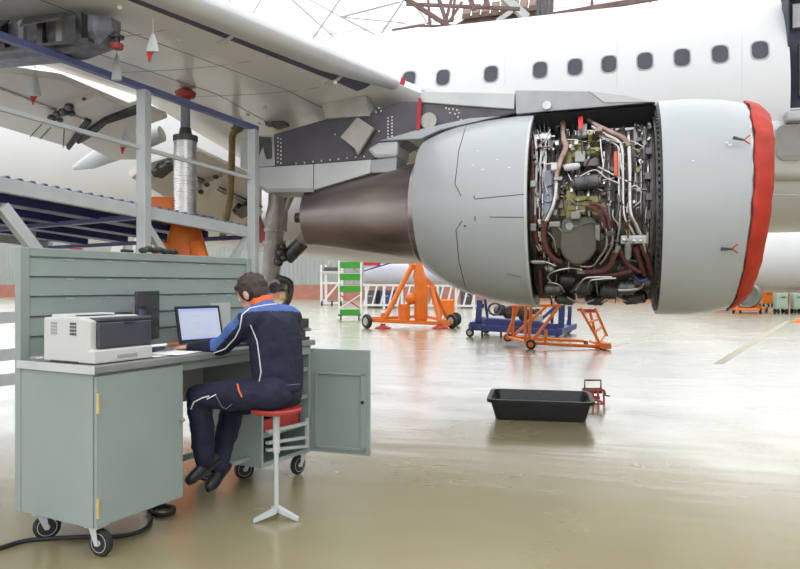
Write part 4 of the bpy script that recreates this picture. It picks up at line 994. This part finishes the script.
for a, b, c, r in ((lsh,lel,lwr,1),(rsh,rel,rwr,1)):
    capsule(m, upc, a, .05, .045); capsule(m, a, b, .045, .038); capsule(m, b, c, .036, .026)
for a, b, c in ((lhip,lkn,lan),(rhip,rkn,ran)):
    capsule(m, a, b, .06, .045); capsule(m, b, c, .045, .035)
def hand(m, wr, fdir, palm_n, side, curl=.5):
    f = fdir.normalized(); nn = (palm_n - f*palm_n.dot(f)).normalized(); s_ = f.cross(nn)*side
    c = wr + f*.055; ell(m, c, f*.05, s_*.042, nn*.016); capsule(m, wr - f*.03, wr + f*.02, .024, .026)
    for k, (o_, L) in enumerate(((-.030,.062),(-.010,.072),(.011,.067),(.030,.052))):
        b = wr + f*.090 + s_*o_; d1 = (f - nn*curl*.35).normalized(); d2 = (f - nn*curl*1.0).normalized(); d3 = (f - nn*curl*1.8).normalized()
        p1 = b + d1*L*.45; p2 = p1 + d2*L*.32; p3 = p2 + d3*L*.25
        capsule(m, b - f*.02, p1, .0098, .009, 8); capsule(m, p1, p2, .009, .0085, 8); capsule(m, p2, p3, .0085, .0075, 8)
    tb = wr + f*.03 - s_*.032; t1 = tb + (f*.7 - s_*.8).normalized()*.04; t2 = t1 + (f*1 - s_*.25 - nn*.4).normalized()*.032
    capsule(m, tb, t1, .013, .011, 8); capsule(m, t1, t2, .011, .0085, 8)
hand(m, lwr + V((0,0,.0)), cw(-.95,.30,-.03), V((0,0,1)), 1, .45)
hand(m, rwr, cw(-.75,.5,-.12), V((0,0,1)), -1, .5)
body = m.build('body', SKIN, per, loc=None); remesh(body, .0055, 3)
EYEW = mat('eye_white', (.75,.74,.72), .3); 
for s_ in (-1, 1): MB().ball(hd + fc*.074 + fr*s_*.031 + fu*.004, .011, 10).build('eye', EYEW, body, smooth=True)
# hair cap
m = MB(); ell(m, hd + fu*.030 - fc*.012, fc*.102, fr*.086, fu*.102); ell(m, hd - fc*.055 - fu*.02, fc*.05, fr*.072, fu*.07)
ell(m, hd + fc*.055 + fu*.075, fc*.03, fr*.06, fu*.025)
for k in range(40):
    t = random.uniform(0, 6.28); ph = random.uniform(-.2, 1.4); d = (fc*math.cos(t)*math.cos(ph) + fr*math.sin(t)*math.cos(ph)*.85 + fu*math.sin(ph))
    if d.dot(fc) > .55 and d.dot(fu) < .6: continue
    b = hd + fu*.03 - fc*.012 + V(d)*.09; ell(m, b, fc*.022, fr*.014, fu*.016, 8)
hair = m.build('hair', HAIR, per); remesh(hair, .006, 2, .006, .02)
# keep the face clear of hair
me = hair.data; bm = bmesh.new(); bm.from_mesh(me); org = V(per.location)
kill = [v for v in bm.verts if (lambda q: q.dot(fc) > .045 and q.dot(fu) < .052)(v.co + org - hd)]
bmesh.ops.delete(bm, geom=kill, context='VERTS'); bm.to_mesh(me); bm.free()
# jacket
def torso(m, rings_):
    rs = []
    for c, wx, wy in rings_: rs.append([V(c) + sx*wx*math.cos(t) + fwd_*wy*math.sin(t) for t in [2*math.pi*k/24 for k in range(24)]])
    m.rings(rs)
m = MB()
hem = pel + V((0,0,-.005))
torso(m, [(hem,.158,.128),(pel.lerp(chest,.25),.165,.132),(pel.lerp(chest,.55),.168,.132),(chest,.18,.132),(chest.lerp(upc,.6),.19,.125),(upc,.185,.112),(upc.lerp(neck,.45),.135,.092),(neck,.074,.072)])
capsule(m, upc.lerp(lsh,.6), lsh, .085, .078); capsule(m, upc.lerp(rsh,.6), rsh, .085, .075)
capsule(m, lsh, lsh.lerp(lel,.5), .076, .066); capsule(m, lsh.lerp(lel,.5), lel, .066, .056); capsule(m, lel, lel.lerp(lwr,.5), .057, .050); capsule(m, lel.lerp(lwr,.5), lwr, .050, .038)
capsule(m, rsh, rel, .075, .056); capsule(m, rel, rwr, .056, .038)
capsule(m, neck - upv*.03, neck + upv*.022, .068, .064)
jk = m.build('jacket', [NAVY, SUITBLUE], per, loc=None); remesh(jk, .010, 8, .022, .075)
org = V(per.location)
dirA = (lel-lsh).normalized()
for p in jk.data.polygons:
    q = p.center + org; blue = False
    hgt = (q - neck).dot(upv)
    side = (q-upc).dot(sx)
    if hgt > -.062 - .03*max(0, side)*3 and (q-lel).length > .12 : blue = True     # yoke
    t = (q-lsh).dot(dirA)/(lel-lsh).length
    ax = lsh + (lel-lsh)*t; nr = (q-ax)
    camd = -FWD
    if 0 <= t <= 1.02 and nr.length < .13 and (nr.normalized().dot(upv*.75 - sx*.35 + fwd_*.45) > .18 - .1*t): blue = True
    t2 = (q-lel).dot((lwr-lel).normalized())/(lwr-lel).length
    if t > .9 and 0 < t2 < .22 and (q - lel).dot(V((0,0,1))) > -.02: blue = True
    p.material_index = 1 if blue else 0
# white piping along the blue edge and down the back, projected on the cloth
from mathutils.bvhtree import BVHTree
dgr = bpy.context.evaluated_depsgraph_get()
def bvh(o):
    b = bmesh.new(); b.from_mesh(o.data); b.transform(Matrix.Translation(org)); t = BVHTree.FromBMesh(b); b.free(); return t
BJ = bvh(jk)
def onto(B, pts, lift=.002):
    out = []
    for a, b in dense(pts, 8):
        d = ray(a, b).normalized(); h = B.ray_cast(V((0,0,CAMZ)), d)
        if h[0]: out.append(h[0] - d*lift)
    return out
def piping(B, pts, par, r=.0035, mm=None):
    P = onto(B, pts)
    if len(P) > 2: MB().tube(P, r, 6).build('piping', mm or PIPING, par, smooth=True)
piping(BJ, [(289,305),(280,303.5),(266,305),(250,308),(242,315),(240,328),(235,338),(225,349),(210,354.5)], jk, .004)
piping(BJ, [(250.5,325),(257,341),(259,355),(261,372),(258,388),(258,393)], jk, .0032)
piping(BJ, [(247,379),(258,384),(280,386),(300,384)], jk, .0018, mat('grey_stitching', (.22,.26,.36), .8))
# collar
m = MB()
rs = []
for r0, h in ((.068,-.012),(.072,.012),(.066,.032),(.058,.03),(.060,-.01)):
    rs.append([neck + sx*r0*math.cos(t) + fwd_*r0*math.sin(t) + upv*(h - .008*math.sin(t)) for t in [2*math.pi*k/24 for k in range(24)]])
m.rings(rs, False); m.build('collar', ORCOL, per, smooth=True)
# trousers
m = MB()
capsule(m, lhip.lerp(rhip,.5) - V((0,0,.005)), pel, .118, .12); capsule(m, lhip, rhip, .108, .108)
capsule(m, lhip, lhip.lerp(lkn,.5), .102, .092); capsule(m, lhip.lerp(lkn,.5), lkn, .092, .078)
capsule(m, lkn, lkn.lerp(lan,.5), .078, .072); capsule(m, lkn.lerp(lan,.5), lan - V((0,0,.015)), .072, .064)
capsule(m, rhip, rkn, .10, .078); capsule(m, rkn, ran - V((0,0,.015)), .078, .064)
tr = m.build('trousers', NAVY, per); remesh(tr, .010, 8, .024, .08)
BT = bvh(tr)
piping(BT, [(191,409),(194,402),(202,398),(209,396)], tr, .004); piping(BT, [(207,399),(216,394.5)], tr, .0035)
piping(BT, [(237.5,384),(239,391),(242,397)], tr, .005, ORCOL); piping(BT, [(216,396),(222,407),(226,409),(232,404)], tr, .0018, MATS['grey_stitching'])
# shoes
def shoe(an, d, side, name='shoe'):
    d = d.normalized(); up = V((0,0,1)); up = (up - d*up.dot(d)).normalized(); s_ = d.cross(up); m = MB(); rs = []
    b = an - up*.075 - d*.04; q_ = .86
    for x, w, h in ((-.03,.028,.06),(0,.036,.085),(.05,.037,.09),(.09,.036,.075),(.14,.044,.058),(.19,.045,.05),(.225,.034,.042),(.24,.015,.03)):
        x, w, h = x*q_, w*q_, h*q_
        rs.append([b + d*x + s_*w*math.cos(t)*(1 if math.sin(t) < 0 else .85) + up*(h*.5 + h*.5*math.copysign(abs(math.sin(t))**.7, math.sin(t))) for t in [2*math.pi*k/16 for k in range(16)]])
    o = m.rings(rs).build(name, SHOE, per, smooth=50)
    m = MB(); m.rings([[b + d*x*q_ + s_*w*q_*c_ - up*z for x, w in ((-.035,.03),(.0,.04),(.09,.038),(.15,.047),(.20,.046),(.245,.012)) for c_ in (1,)] + [b + d*x*q_ - s_*w*q_ - up*z for x, w in ((.245,.012),(.20,.046),(.15,.047),(.09,.038),(.0,.04),(-.035,.03))] for z in (-.008,.014)])
    m.build('sole', BLACK, o)
shoe(lan - V((0,0,.0)), cw(-.5,-.4,-.35), 1); shoe(ran - V((0,0,.0)), cw(-.30,-.75,-.42), -1)

# ================================================================== FLOOR ITEMS
# black trough
def gp(px, py): return atZ(px, py, 0)
fb0, fb1 = gp(495,419.5), gp(586.5,423); du = (fb1-fb0).normalized(); dv = V((-du.y, du.x, 0)); L = (fb1-fb0).length; DEP, H = .62, .215
tub = empty('plastic_trough', (fb0+fb1)/2 + dv*DEP/2, 'black plastic trough standing on the floor under the engine', 'tub')
def rr2(x0, x1, y0, y1, r, z, n=4):
    out = []
    for cx, cy, a in ((x1-r,y1-r,0),(x0+r,y1-r,90),(x0+r,y0+r,180),(x1-r,y0+r,270)):
        for k in range(n+1):
            t = math.radians(a+90*k/n); out.append(fb0 + du*(cx+r*math.cos(t)) + dv*(cy+r*math.sin(t)) + V((0,0,z)))
    return out
e = .055
MB().rings([rr2(.01,L-.01,.01,DEP-.01,.07,.0), rr2(0,L,0,DEP,.08,.01), rr2(-e,L+e,-e,DEP+e,.08,H), rr2(-e-.03,L+e+.03,-e-.03,DEP+e+.03,.1,H), rr2(-e-.03,L+e+.03,-e-.03,DEP+e+.03,.1,H-.03), rr2(-e-.03,L+e+.03,-e-.03,DEP+e+.03,.1,H+.004), rr2(-e+.012,L+e-.012,-e+.012,DEP+e-.012,.075,H+.004), rr2(.012,L-.012,.012,DEP-.012,.07,.02)]).build('trough_shell', mat('black_plastic', (.011,.011,.014), .38, 0, .2, 8), tub, smooth=40)
for k in range(4):
    x = L*(.32+k*.17); MB().obox(fb0 + du*x + dv*(DEP+.018) + V((0,0,.11)), du*.012, dv*.014 + V((0,0,.0)), V((0,0,.085)) + dv*.022).build('rib', MATS['black_plastic'], tub)
# red hand winch frame beside the trough
rb = gp(596,404); s_ = 8.2/FPX
rw = empty('hand_winch', rb, 'small red hand winch frame with crank behind the black trough', 'winch')
def rp(dx, dy, z): return rb + RGT*dx*s_ + FWD*dy + V((0,0,z*s_))
for a, b in (((-11,0,0),(8,0,0)),((-11,0,0),(-13,.0,13)),((8,0,0),(7.5,0,14)),((-12,.25,0),(9,.25,0)),((-11,0,0),(-12,.25,0)),((8,0,0),(9,.25,0)),((-13,0,13),(7.5,0,14)),((-3,0,0),(-3,0,14)),((2,0,0),(2,0,14))):
    MB().bar(rp(*a), rp(*b), .022).build('frame_bar', REDP, rw)
MB().tube([rp(-10,.05,13), rp(-10,.05,23), rp(6,.05,23), rp(6,.05,13)], .012, 8).build('guard_hoop', DSTEEL, rw)
MB().cyl(rp(-11,.1,12), rp(8,.1,12), .035, None, 14).build('drum', DSTEEL, rw, smooth=True)
MB().cyl(rp(-8,.1,5), rp(6,.1,5), .02, None, 12).build('shaft', REDP, rw, smooth=True)
MB().tube([rp(8,.1,12), rp(11,.1,12), rp(12,.1,7), rp(16,.1,6.5)], .010, 8).build('crank', DSTEEL, rw)

# orange rolling step stand
def wheel(c, ax, r, w, mm_t, mm_h, par, name='wheel'):
    ax = V(ax).normalized()
    a = MB().lathe(V(c)-ax*w/2, ax, [(0,r*.6),(0,r*.92),(w*.2,r),(w*.8,r),(w,r*.92),(w,r*.6)], 24, True).build(name, mm_t, par, smooth=35)
    MB().lathe(V(c)-ax*w*.56, ax, [(0,.001),(0,r*.55),(w*1.12,r*.55),(w*1.12,.001)], 16).build('hub', mm_h, a, smooth=35)
    return a
D1 = gd(349); o1 = cp(555, 349, D1)
osd = empty('step_stand', V((o1.x, o1.y, 0)), 'orange tubular rolling step stand with slanted ladder below the engine', 'ladder')
def obar(a, b, d0=0, d1=0, w=.035, name='tube', mm=ORANGE, d=None): return MB().tube([cp(*a, (D1+d0)), cp(*b, (D1+d1))], w, 8).build(name, mm, osd, smooth=True)
obar((531,343),(606,347)); obar((507,337),(584,341),1.0,1.0); obar((531,343),(508,337),0,1.0); obar((606,347),(590,341),0,1.0)
obar((514,305),(512,338),1.0,1.0); obar((519,305),(506,338),1.0,1.0); obar((526,306),(525,343)); obar((531,306),(529,343))
obar((560,305),(531,343)); obar((549,304),(512,337),1.0,1.0); obar((545,345),(546,330)); obar((512,306),(560,305),1.0,0)
for (a, b), dd_ in (((((580,308)),(602,347)),0), (((595,308),(607,336)),.6), (((589,308),(597,340)),.6)):
    obar(a, b, dd_, dd_, .03, 'ladder_rail')
for f in (.12, .38, .64, .9):
    obar((580+22*f,308+39*f),(594+12.5*f,308+29*f), 0, .6, .025, 'rung')
MB().obox(cp(586,310,D1+.4), RGT*.12, FWD*.3, V((0,0,.03))).build('top_step', REDP, osd); MB().obox(cp(603,345,D1), RGT*.09, FWD*.3, V((0,0,.06))).build('toe_box', ORANGE, osd)
wheel(cp(531,344.5,D1-.05), RGT*.5+FWD, 5*D1/FPX, .06, BLACK, ORANGE, osd); wheel(cp(508,337.5,D1+1.0), RGT*.5+FWD, 4.6*D1/FPX, .06, BLACK, ORANGE, osd)
for px, dd_ in ((601,.0),(586,1.0)): wheel(V((cp(px,345,D1+dd_).x, cp(px,345,D1+dd_).y, .05)), FWD, .05, .04, BLACK, ORANGE, osd)

# blue engine trolley
D2 = gd(337); q = cp(520, 337, D2)
bt = empty('engine_trolley', V((q.x, q.y, 0)), 'dark blue engine trolley on casters behind the orange step stand', 'trolley')
def bb(a, b, w, d0=0, d1=0, name='beam', mm=BLUEP): return MB().bar(cp(*a, D2+d0), cp(*b, D2+d1), w*D2/FPX).build(name, mm, bt, bevel=.01)
bb((470,327),(560,333),6); bb((474,322),(572,327),5,1.3,1.3); bb((472,324.5),(476,322),5,-.1,1.4); bb((559,332),(574,326),6,-.1,1.4)
MB().prism([cp(a,b,D2+.1) for a,b in ((486,318),(535,322),(556,324),(558,331),(486,328))], FWD*1.1).build('cradle_bed', BLUEP, bt, bevel=.02)
bb((480,300),(478,324),5.5,.3,.3,'upright'); bb((485,299),(488,322),2.5,.3,.3,'brace'); bb((477,306),(484,306),4,.3,.3,'cap'); bb((562,305),(561,330),6,.3,.3,'upright'); bb((570,306),(569,328),4,1.0,1.0,'upright'); bb((536,324),(556,306),3,.3,.3,'brace')
bb((552,308),(552,326),3,.6,.6,'upright')
for px, py, r in ((500,310,6),(509,312,7),(519,309,8),(530,314,6),(524,316,5),(536,313,5)):
    wheel(cp(px,py,D2+.5), RGT*.4-FWD, r*D2/FPX, .2, DSTEEL, BAYMET, bt, 'engine_module')
MB().tube([cp(495+5*math.cos(t)*1.3, 309+6*math.sin(t), D2+.2) for t in [k*.6 for k in range(11)]], .03, 8).build('pipe_loop', DSTEEL, bt, smooth=True)
MB().obox(cp(537,318,D2+.3), RGT*.12, FWD*.2, V((0,0,.1))).build('cloth_bundle', PANELBEIGE, bt, bevel=.04)
for px, dd_ in ((470,0),(486,1.4),(557,.0),(568,1.4)):
    g0 = cp(px, 337, D2+dd_); wheel(V((g0.x, g0.y, .115)), RGT*.5+FWD*.8, .115, .06, BLACK, PANELBEIGE, bt)
    MB().bar(V((g0.x, g0.y, .19)), V((g0.x, g0.y, .36)), .07).build('caster_fork', BLUEP, bt)
for px in (482, 501): g0 = cp(px, 336, D2+.2); MB().cyl(V((g0.x,g0.y,0)), V((g0.x,g0.y,.3)), .03, None, 8).build('jack_foot', DSTEEL, bt)

# orange tripod jack
D3 = gd(328); q = cp(415, 328, D3)
tj = empty('tripod_jack', V((q.x, q.y, 0)), 'orange hydraulic tripod jack standing behind the exhaust nozzle', 'jack')
def o3(px, py, dd_=0): return cp(px, py, D3+dd_)
u3 = D3/FPX
MB().tube([o3(419,262), o3(419,276), o3(421,285), o3(421,318), o3(421,321)], [.11,.2,.22,.22,.19], 18).build('ram_body', ORANGE, tj, smooth=35)
MB().tube([o3(413,264), o3(385,318,-.3)], .085, 10).build('leg', ORANGE, tj, smooth=True); MB().tube([o3(431,287), o3(440,322,-.3)], .075, 10).build('leg', ORANGE, tj, smooth=True); MB().tube([o3(433,288,.3), o3(447,318,1.5)], .075, 10).build('leg', ORANGE, tj, smooth=True)
MB().bar(o3(410,263), o3(435,289), .1, .14).build('gusset', ORANGE, tj); 
MB().bar(o3(367,320,-.3), o3(450,324,-.3), .12).build('base_bar', ORANGE, tj); MB().bar(o3(367,319,-.2), o3(425,316,1.6), .1).build('base_bar', ORANGE, tj); MB().bar(o3(450,322,-.2), o3(425,316,1.6), .1).build('base_bar', ORANGE, tj)
MB().cyl(o3(404,322), o3(404,304), .19, None, 16).build('oil_reservoir', ORANGE, tj, smooth=35); MB().ball(o3(411,299), .19, 14).build('pressure_vessel', ORANGE, tj, smooth=True)
MB().cyl(o3(411,299), o3(418,302), .06, None, 10).build('link_pipe', DSTEEL, tj)
MB().cyl(o3(383,321,-.3), o3(383,313,-.3), .09, .07, 12).build('foot_screw', ORANGE, tj)
for px, py in ((383,326),(440,329)): MB().lathe(V((o3(px,py,-.3).x, o3(px,py,-.3).y, 0)), (0,0,1), [(0,.26),(.03,.26),(.1,.09),(.16,.08)], 16, True).build('foot_pad', REDP, tj)
for px, dd_ in ((367,-.3),(452,-.2),(456,1.2)):
    g0 = o3(px, 322, dd_); wheel(V((g0.x, g0.y, .23)), RGT*.8+FWD*.6, .23, .12, BLACK, PANELBEIGE, tj)
# orange tool cart behind the jack
D4 = gd(322); g0 = cp(446, 322, D4)
oc = empty('pump_cart', V((g0.x,g0.y,0)), 'small orange pump cart standing behind the tripod jack', 'cart')
MB().obox(V((g0.x,g0.y,.55)), RGT*.30, FWD*.3, V((0,0,.28))).build('cart_box', ORANGE, oc, bevel=.03)
MB().tube([V((g0.x,g0.y,.8)) - RGT*.3, V((g0.x,g0.y,1.25)) - RGT*.42, V((g0.x,g0.y,1.25)) - RGT*.42 + FWD*.5, V((g0.x,g0.y,.8)) - RGT*.3 + FWD*.5], .03, 8).build('push_handle', ORANGE, oc)
for a in (-.22, .22): wheel(V((g0.x,g0.y,.15)) + RGT*a - FWD*.25, RGT, .15, .08, BLACK, ORANGE, oc)
wheel(V((g0.x,g0.y,.15)) + FWD*.25, RGT, .15, .08, BLACK, ORANGE, oc)

# green step ladder
D5 = gd(320); g0 = cp(349.5, 320, D5); u5 = D5/FPX
gl = empty('step_ladder', V((g0.x,g0.y,0)), 'tall rolling ladder with bright green step panels near the back', 'ladder')
def g5(px, py, dd_=0): return cp(px, py, D5+dd_)
for k, y in enumerate((253.5,265,277,289,312.5)):
    MB().obox(g5(350,y,.15*(4-k)), RGT*10.5*u5, FWD*.02, V((0,0,3.3*u5))).build('green_panel', GREENP, gl, bevel=.01)
    MB().obox(g5(350,y-3,.15*(4-k)+.15), RGT*10.5*u5, FWD*.15, V((0,0,.02))).build('step', WHITEP, gl)
for px in (339, 361):
    MB().bar(g5(px,250,.6), g5(px,314,-.05), .07).build('rail', WHITEP, gl); MB().bar(g5(px,250,.75), g5(px,316,1.2), .06).build('rear_rail', REDP if px < 350 else WHITEP, gl)
MB().bar(g5(340,295,.2), g5(360,308,.1), .05).build('brace', REDP, gl); MB().bar(g5(360,295,.2), g5(340,308,.1), .05).build('brace', WHITEP, gl); MB().bar(g5(342,258,.6), g5(358,272,.5), .03).build('brace', REDP, gl)
for px in (341, 359):
    for dd_ in (0, 1.0):
        g0 = g5(px,318,dd_); wheel(V((g0.x,g0.y,.1)), RGT, .1, .05, BLACK, PANELBEIGE, gl)
        MB().bar(V((g0.x,g0.y,.16)), V((g0.x,g0.y,.3)), .05).build('caster_fork', GREENP, gl)
# white parts trolley
D6 = gd(305.5); g0 = cp(331, 305.5, D6); u6 = D6/FPX
wt = empty('parts_trolley', V((g0.x,g0.y,0)), 'white tubular trolley carrying a dark box near the corrugated wall', 'trolley')
for px in (321.5, 326, 342):
    MB().bar(cp(px,303,D6), cp(px,265,D6), .13).build('post', WHITEP, wt)
for y in (303, 283, 273): MB().bar(cp(321,y,D6), cp(343,y,D6), .13).build('rail', WHITEP, wt)
MB().bar(cp(323,302,D6), cp(338,284,D6), .12).build('brace', WHITEP, wt); MB().obox(cp(332,272,D6+.3), RGT*.75, FWD*.5, V((0,0,.04))).build('shelf', WHITEP, wt)
for px in (322, 332, 341): g0 = cp(px,304,D6); wheel(V((g0.x,g0.y,.16)), RGT, .16, .1, BLACK, DSTEEL, wt)
o = MB().obox(cp(331,269.5,D6+.2), RGT*.46, FWD*.35, V((0,0,2.2*u6))).build('storage_crate', DSTEEL, bevel=.04); tag(o, 'dark storage box on the white trolley shelf', 'box')
o = MB().tube([cp(330,267,D6+.2), cp(330,262,D6+.2), cp(331,257,D6+.2)], [.14,.16,.08], 10).build('wrapped_part', PANELBEIGE, None, smooth=True); tag(o, 'pale wrapped part standing on the dark storage box', 'package')
# white lattice barrier
D7 = 40
lb = empty('lattice_barrier', V((cp(425,300,D7).x, cp(425,300,D7).y, 0)), 'white lattice steel barrier standing behind the orange jack', 'barrier')
for y in (285, 305): MB().bar(cp(363,y,D7), cp(480,y+1,D7), .12).build('rail', WHITEP, lb)
for k in range(14):
    a = 364 + k*8.3; MB().bar(cp(a,305,D7), cp(a+5,285,D7), .10).build('lattice_strut', WHITEP, lb)
for k in range(7): a = 366 + k*18; MB().bar(cp(a,285,D7), V((cp(a,285,D7).x, cp(a,285,D7).y, 0)), .12).build('post', WHITEP, lb)
for k, (px, mm, lab) in enumerate(((372,DSTEEL,'dark equipment case behind the lattice barrier beside the green ladder'),(388,BLUEP,'dark blue equipment case behind the lattice barrier'),(468,DSTEEL,'dark equipment case behind the lattice barrier beside the blue trolley'))):
    c = cp(px, 297, D7+2.5); m = MB(); m.box((-.4,-.4,0),(.4,.4,.95)); m.v = [v + V((c.x,c.y,.0)) for v in m.v]
    root = empty('equipment_case', V((c.x,c.y,0)), lab, 'case'); m.build('case_body', mm, root, bevel=.05)
    MB().obox(V((c.x,c.y,1.0)), V((.42,0,0)), V((0,.42,0)), V((0,0,.06))).build('case_lid', DSTEEL, root, bevel=.03)
    MB().tube([V((c.x-.15,c.y-.41,.7)), V((c.x-.15,c.y-.47,.7)), V((c.x+.15,c.y-.47,.7)), V((c.x+.15,c.y-.41,.7))], .02, 6).build('handle', STEEL, root)
# sheeted nacelle on a trestle, far back
D8 = 46; u8 = D8/FPX
sn_ = empty('sheeted_nacelle', V((cp(415,300,D8).x, cp(415,300,D8).y, 0)), 'lavender-grey sheeted nacelle with a red rim strip on a trestle in the distance', 'nacelle')
MB().lathe(cp(364,275,D8), RGT, [(0,.3),(.05,.5),(1.2,.72),(4,.75),(6.5,.8)], 28, True).build('sheeted_body', LAVENDER, sn_, smooth=35)
MB().obox(cp(372,263.5,D8-.3), RGT*.55, FWD*.1, V((0,0,.12))).build('red_strip', REDTAG, sn_)
for px in (380, 400, 440): MB().bar(cp(px,280,D8), V((cp(px,280,D8).x, cp(px,280,D8).y, 0)), .14).build('trestle_leg', BLUEGREY, sn_)
MB().bar(cp(364,271,D8-.9), cp(404,259,D8-.9), .08).build('guy_rod', BLUEP, sn_)

# ================================================================== SECOND AIRLINER, far right
Y9 = 42.0
a9 = empty('airliner', (16, Y9, 0), 'second white airliner parked in the distance beyond the covered intake', 'airplane')
zc9 = 2.75; r9 = 1.78
MB().rings([[V((s, Y9 - r*math.cos(2*math.pi*j/48), z + r*math.sin(2*math.pi*j/48))) for j in range(48)] for s, r, z in ((3.2,.05,2.4),(3.6,.5,2.45),(4.6,1.05,2.55),(6,1.5,2.65),(8,1.74,2.74),(9.5,r9,zc9),(27,r9,zc9),(34.5,1.0,3.3))]).build('fuselage', WHITE, a9, smooth=40)
m = MB(); m.rings([[V((s, Y9 - w*math.cos(t), zz)) for t, zz in ((.2,1.55),(.9,1.15),(1.57,1.05),(2.2,1.15),(2.9,1.55))] for s, w in ((9,1.3),(11,1.55),(30,1.55))]); m.build('belly_panel', LTGREY, a9, smooth=40)
for x in (12.0, 20.0): MB().cyl(V((x, Y9, 1.2)), V((x, Y9, .5)), .12, None, 12).build('gear_leg', STEEL, a9)
for x in (12.0, 20.0):
    for s_ in (-.35, .35): wheel(V((x, Y9+s_, .42)), (0,1,0), .42, .25, BLACK, LTGREY, a9)
nc = atY(747.5, 295.5, 37.5); nb = V((nc.x, nc.y, 0))
sp_ = empty('spare_nacelle', nb, 'pale open-mouthed nacelle resting on an orange dolly in the distance', 'nacelle')
nd = V((-.35,-1,0)).normalized()
MB().lathe(nc, nd, [(-2.2,.3),(-.9,.55),(0,.63),(.25,.61),(.32,.56),(.25,.50),(-.4,.47),(-.4,.001)], 32).build('nacelle_shell', PALEMET, sp_, smooth=35)
for f_ in (-1.2, -.1): MB().obox(nb + nd*f_ + V((0,0,nc.z-.62)), V((.45,0,0)), nd*.06, V((0,0,.12))).build('cradle', ORANGE, sp_, bevel=.02)
MB().obox(nb - nd*.7 + V((0,0,max(.2,nc.z-.8))), V((.6,0,0)), nd*1.1, V((0,0,.06))).build('dolly_bed', ORANGE, sp_, bevel=.02)
for a in (-.6, .6):
    for f_ in (-1.6, .2): wheel(nb + nd*f_ + V((a,0,.13)), (1,0,0), .13, .09, BLACK, DSTEEL, sp_)
# small ground equipment under it
def cart(px, py, w, h, mm, name, lab, cat, wheels=True):
    d = gd(py); c = cp(px, py, d); c = V((c.x,c.y,0)); u = d/FPX; root = empty(name, c, lab, cat)
    MB().obox(c + V((0,0,(.22 if wheels else .12)+h*u/2)), RGT*w*u/2, FWD*w*u*.4, V((0,0,h*u/2))).build('body', mm, root, bevel=.03)
    MB().obox(c - FWD*(w*u*.4+.01) + V((0,0,.22+h*u*.5)), RGT*w*u*.42, FWD*.012, V((0,0,h*u*.4))).build('front_panel', mm, root, bevel=.01)
    MB().bar(c - FWD*(w*u*.4+.05) + V((0,0,.22+h*u*.75)) - RGT*w*u*.2, c - FWD*(w*u*.4+.05) + V((0,0,.22+h*u*.75)) + RGT*w*u*.2, .04).build('handle', DSTEEL, root)
    for a in (-1, 1):
        for b in (-1, 1): wheel(c + V((0,0,.11)) + RGT*a*w*u*.36 + FWD*b*w*u*.3, RGT, .11, .07, BLACK, DSTEEL, root)
cart(722, 310, 24, 4, ORANGE, 'tow_cart', 'low orange tow cart under the covered intake', 'cart')
cart(766, 307, 12, 13, ORANGE, 'ground_power_cart', 'orange ground cart between the far nacelle and green cabinets', 'cart')
cart(780.5, 313.5, 11, 16, CABGREEN, 'tool_cabinet', 'pale green wheeled cabinet beside the orange ground cart', 'cabinet')
cart(797, 313.5, 10, 16, CABGREEN, 'tool_cabinet', 'pale green wheeled cabinet beside a red pole', 'cabinet')
c = cp(788, 313, gd(313)); o = MB().cyl(V((c.x,c.y,0)), V((c.x,c.y,.95)), .04, None, 10).build('marker_pole', REDP); tag(o, 'thin red pole standing between the two green cabinets', 'pole')
c = cp(800, 322, gd(322)); o = MB().lathe(V((c.x,c.y,0)), (0,0,1), [(0,.28),(.03,.28),(.03,.2),(.12,.12),(.14,.001)], 16, True).build('wheel_chock', ORANGE); tag(o, 'orange floor marker lying near the green cabinets', 'marker')
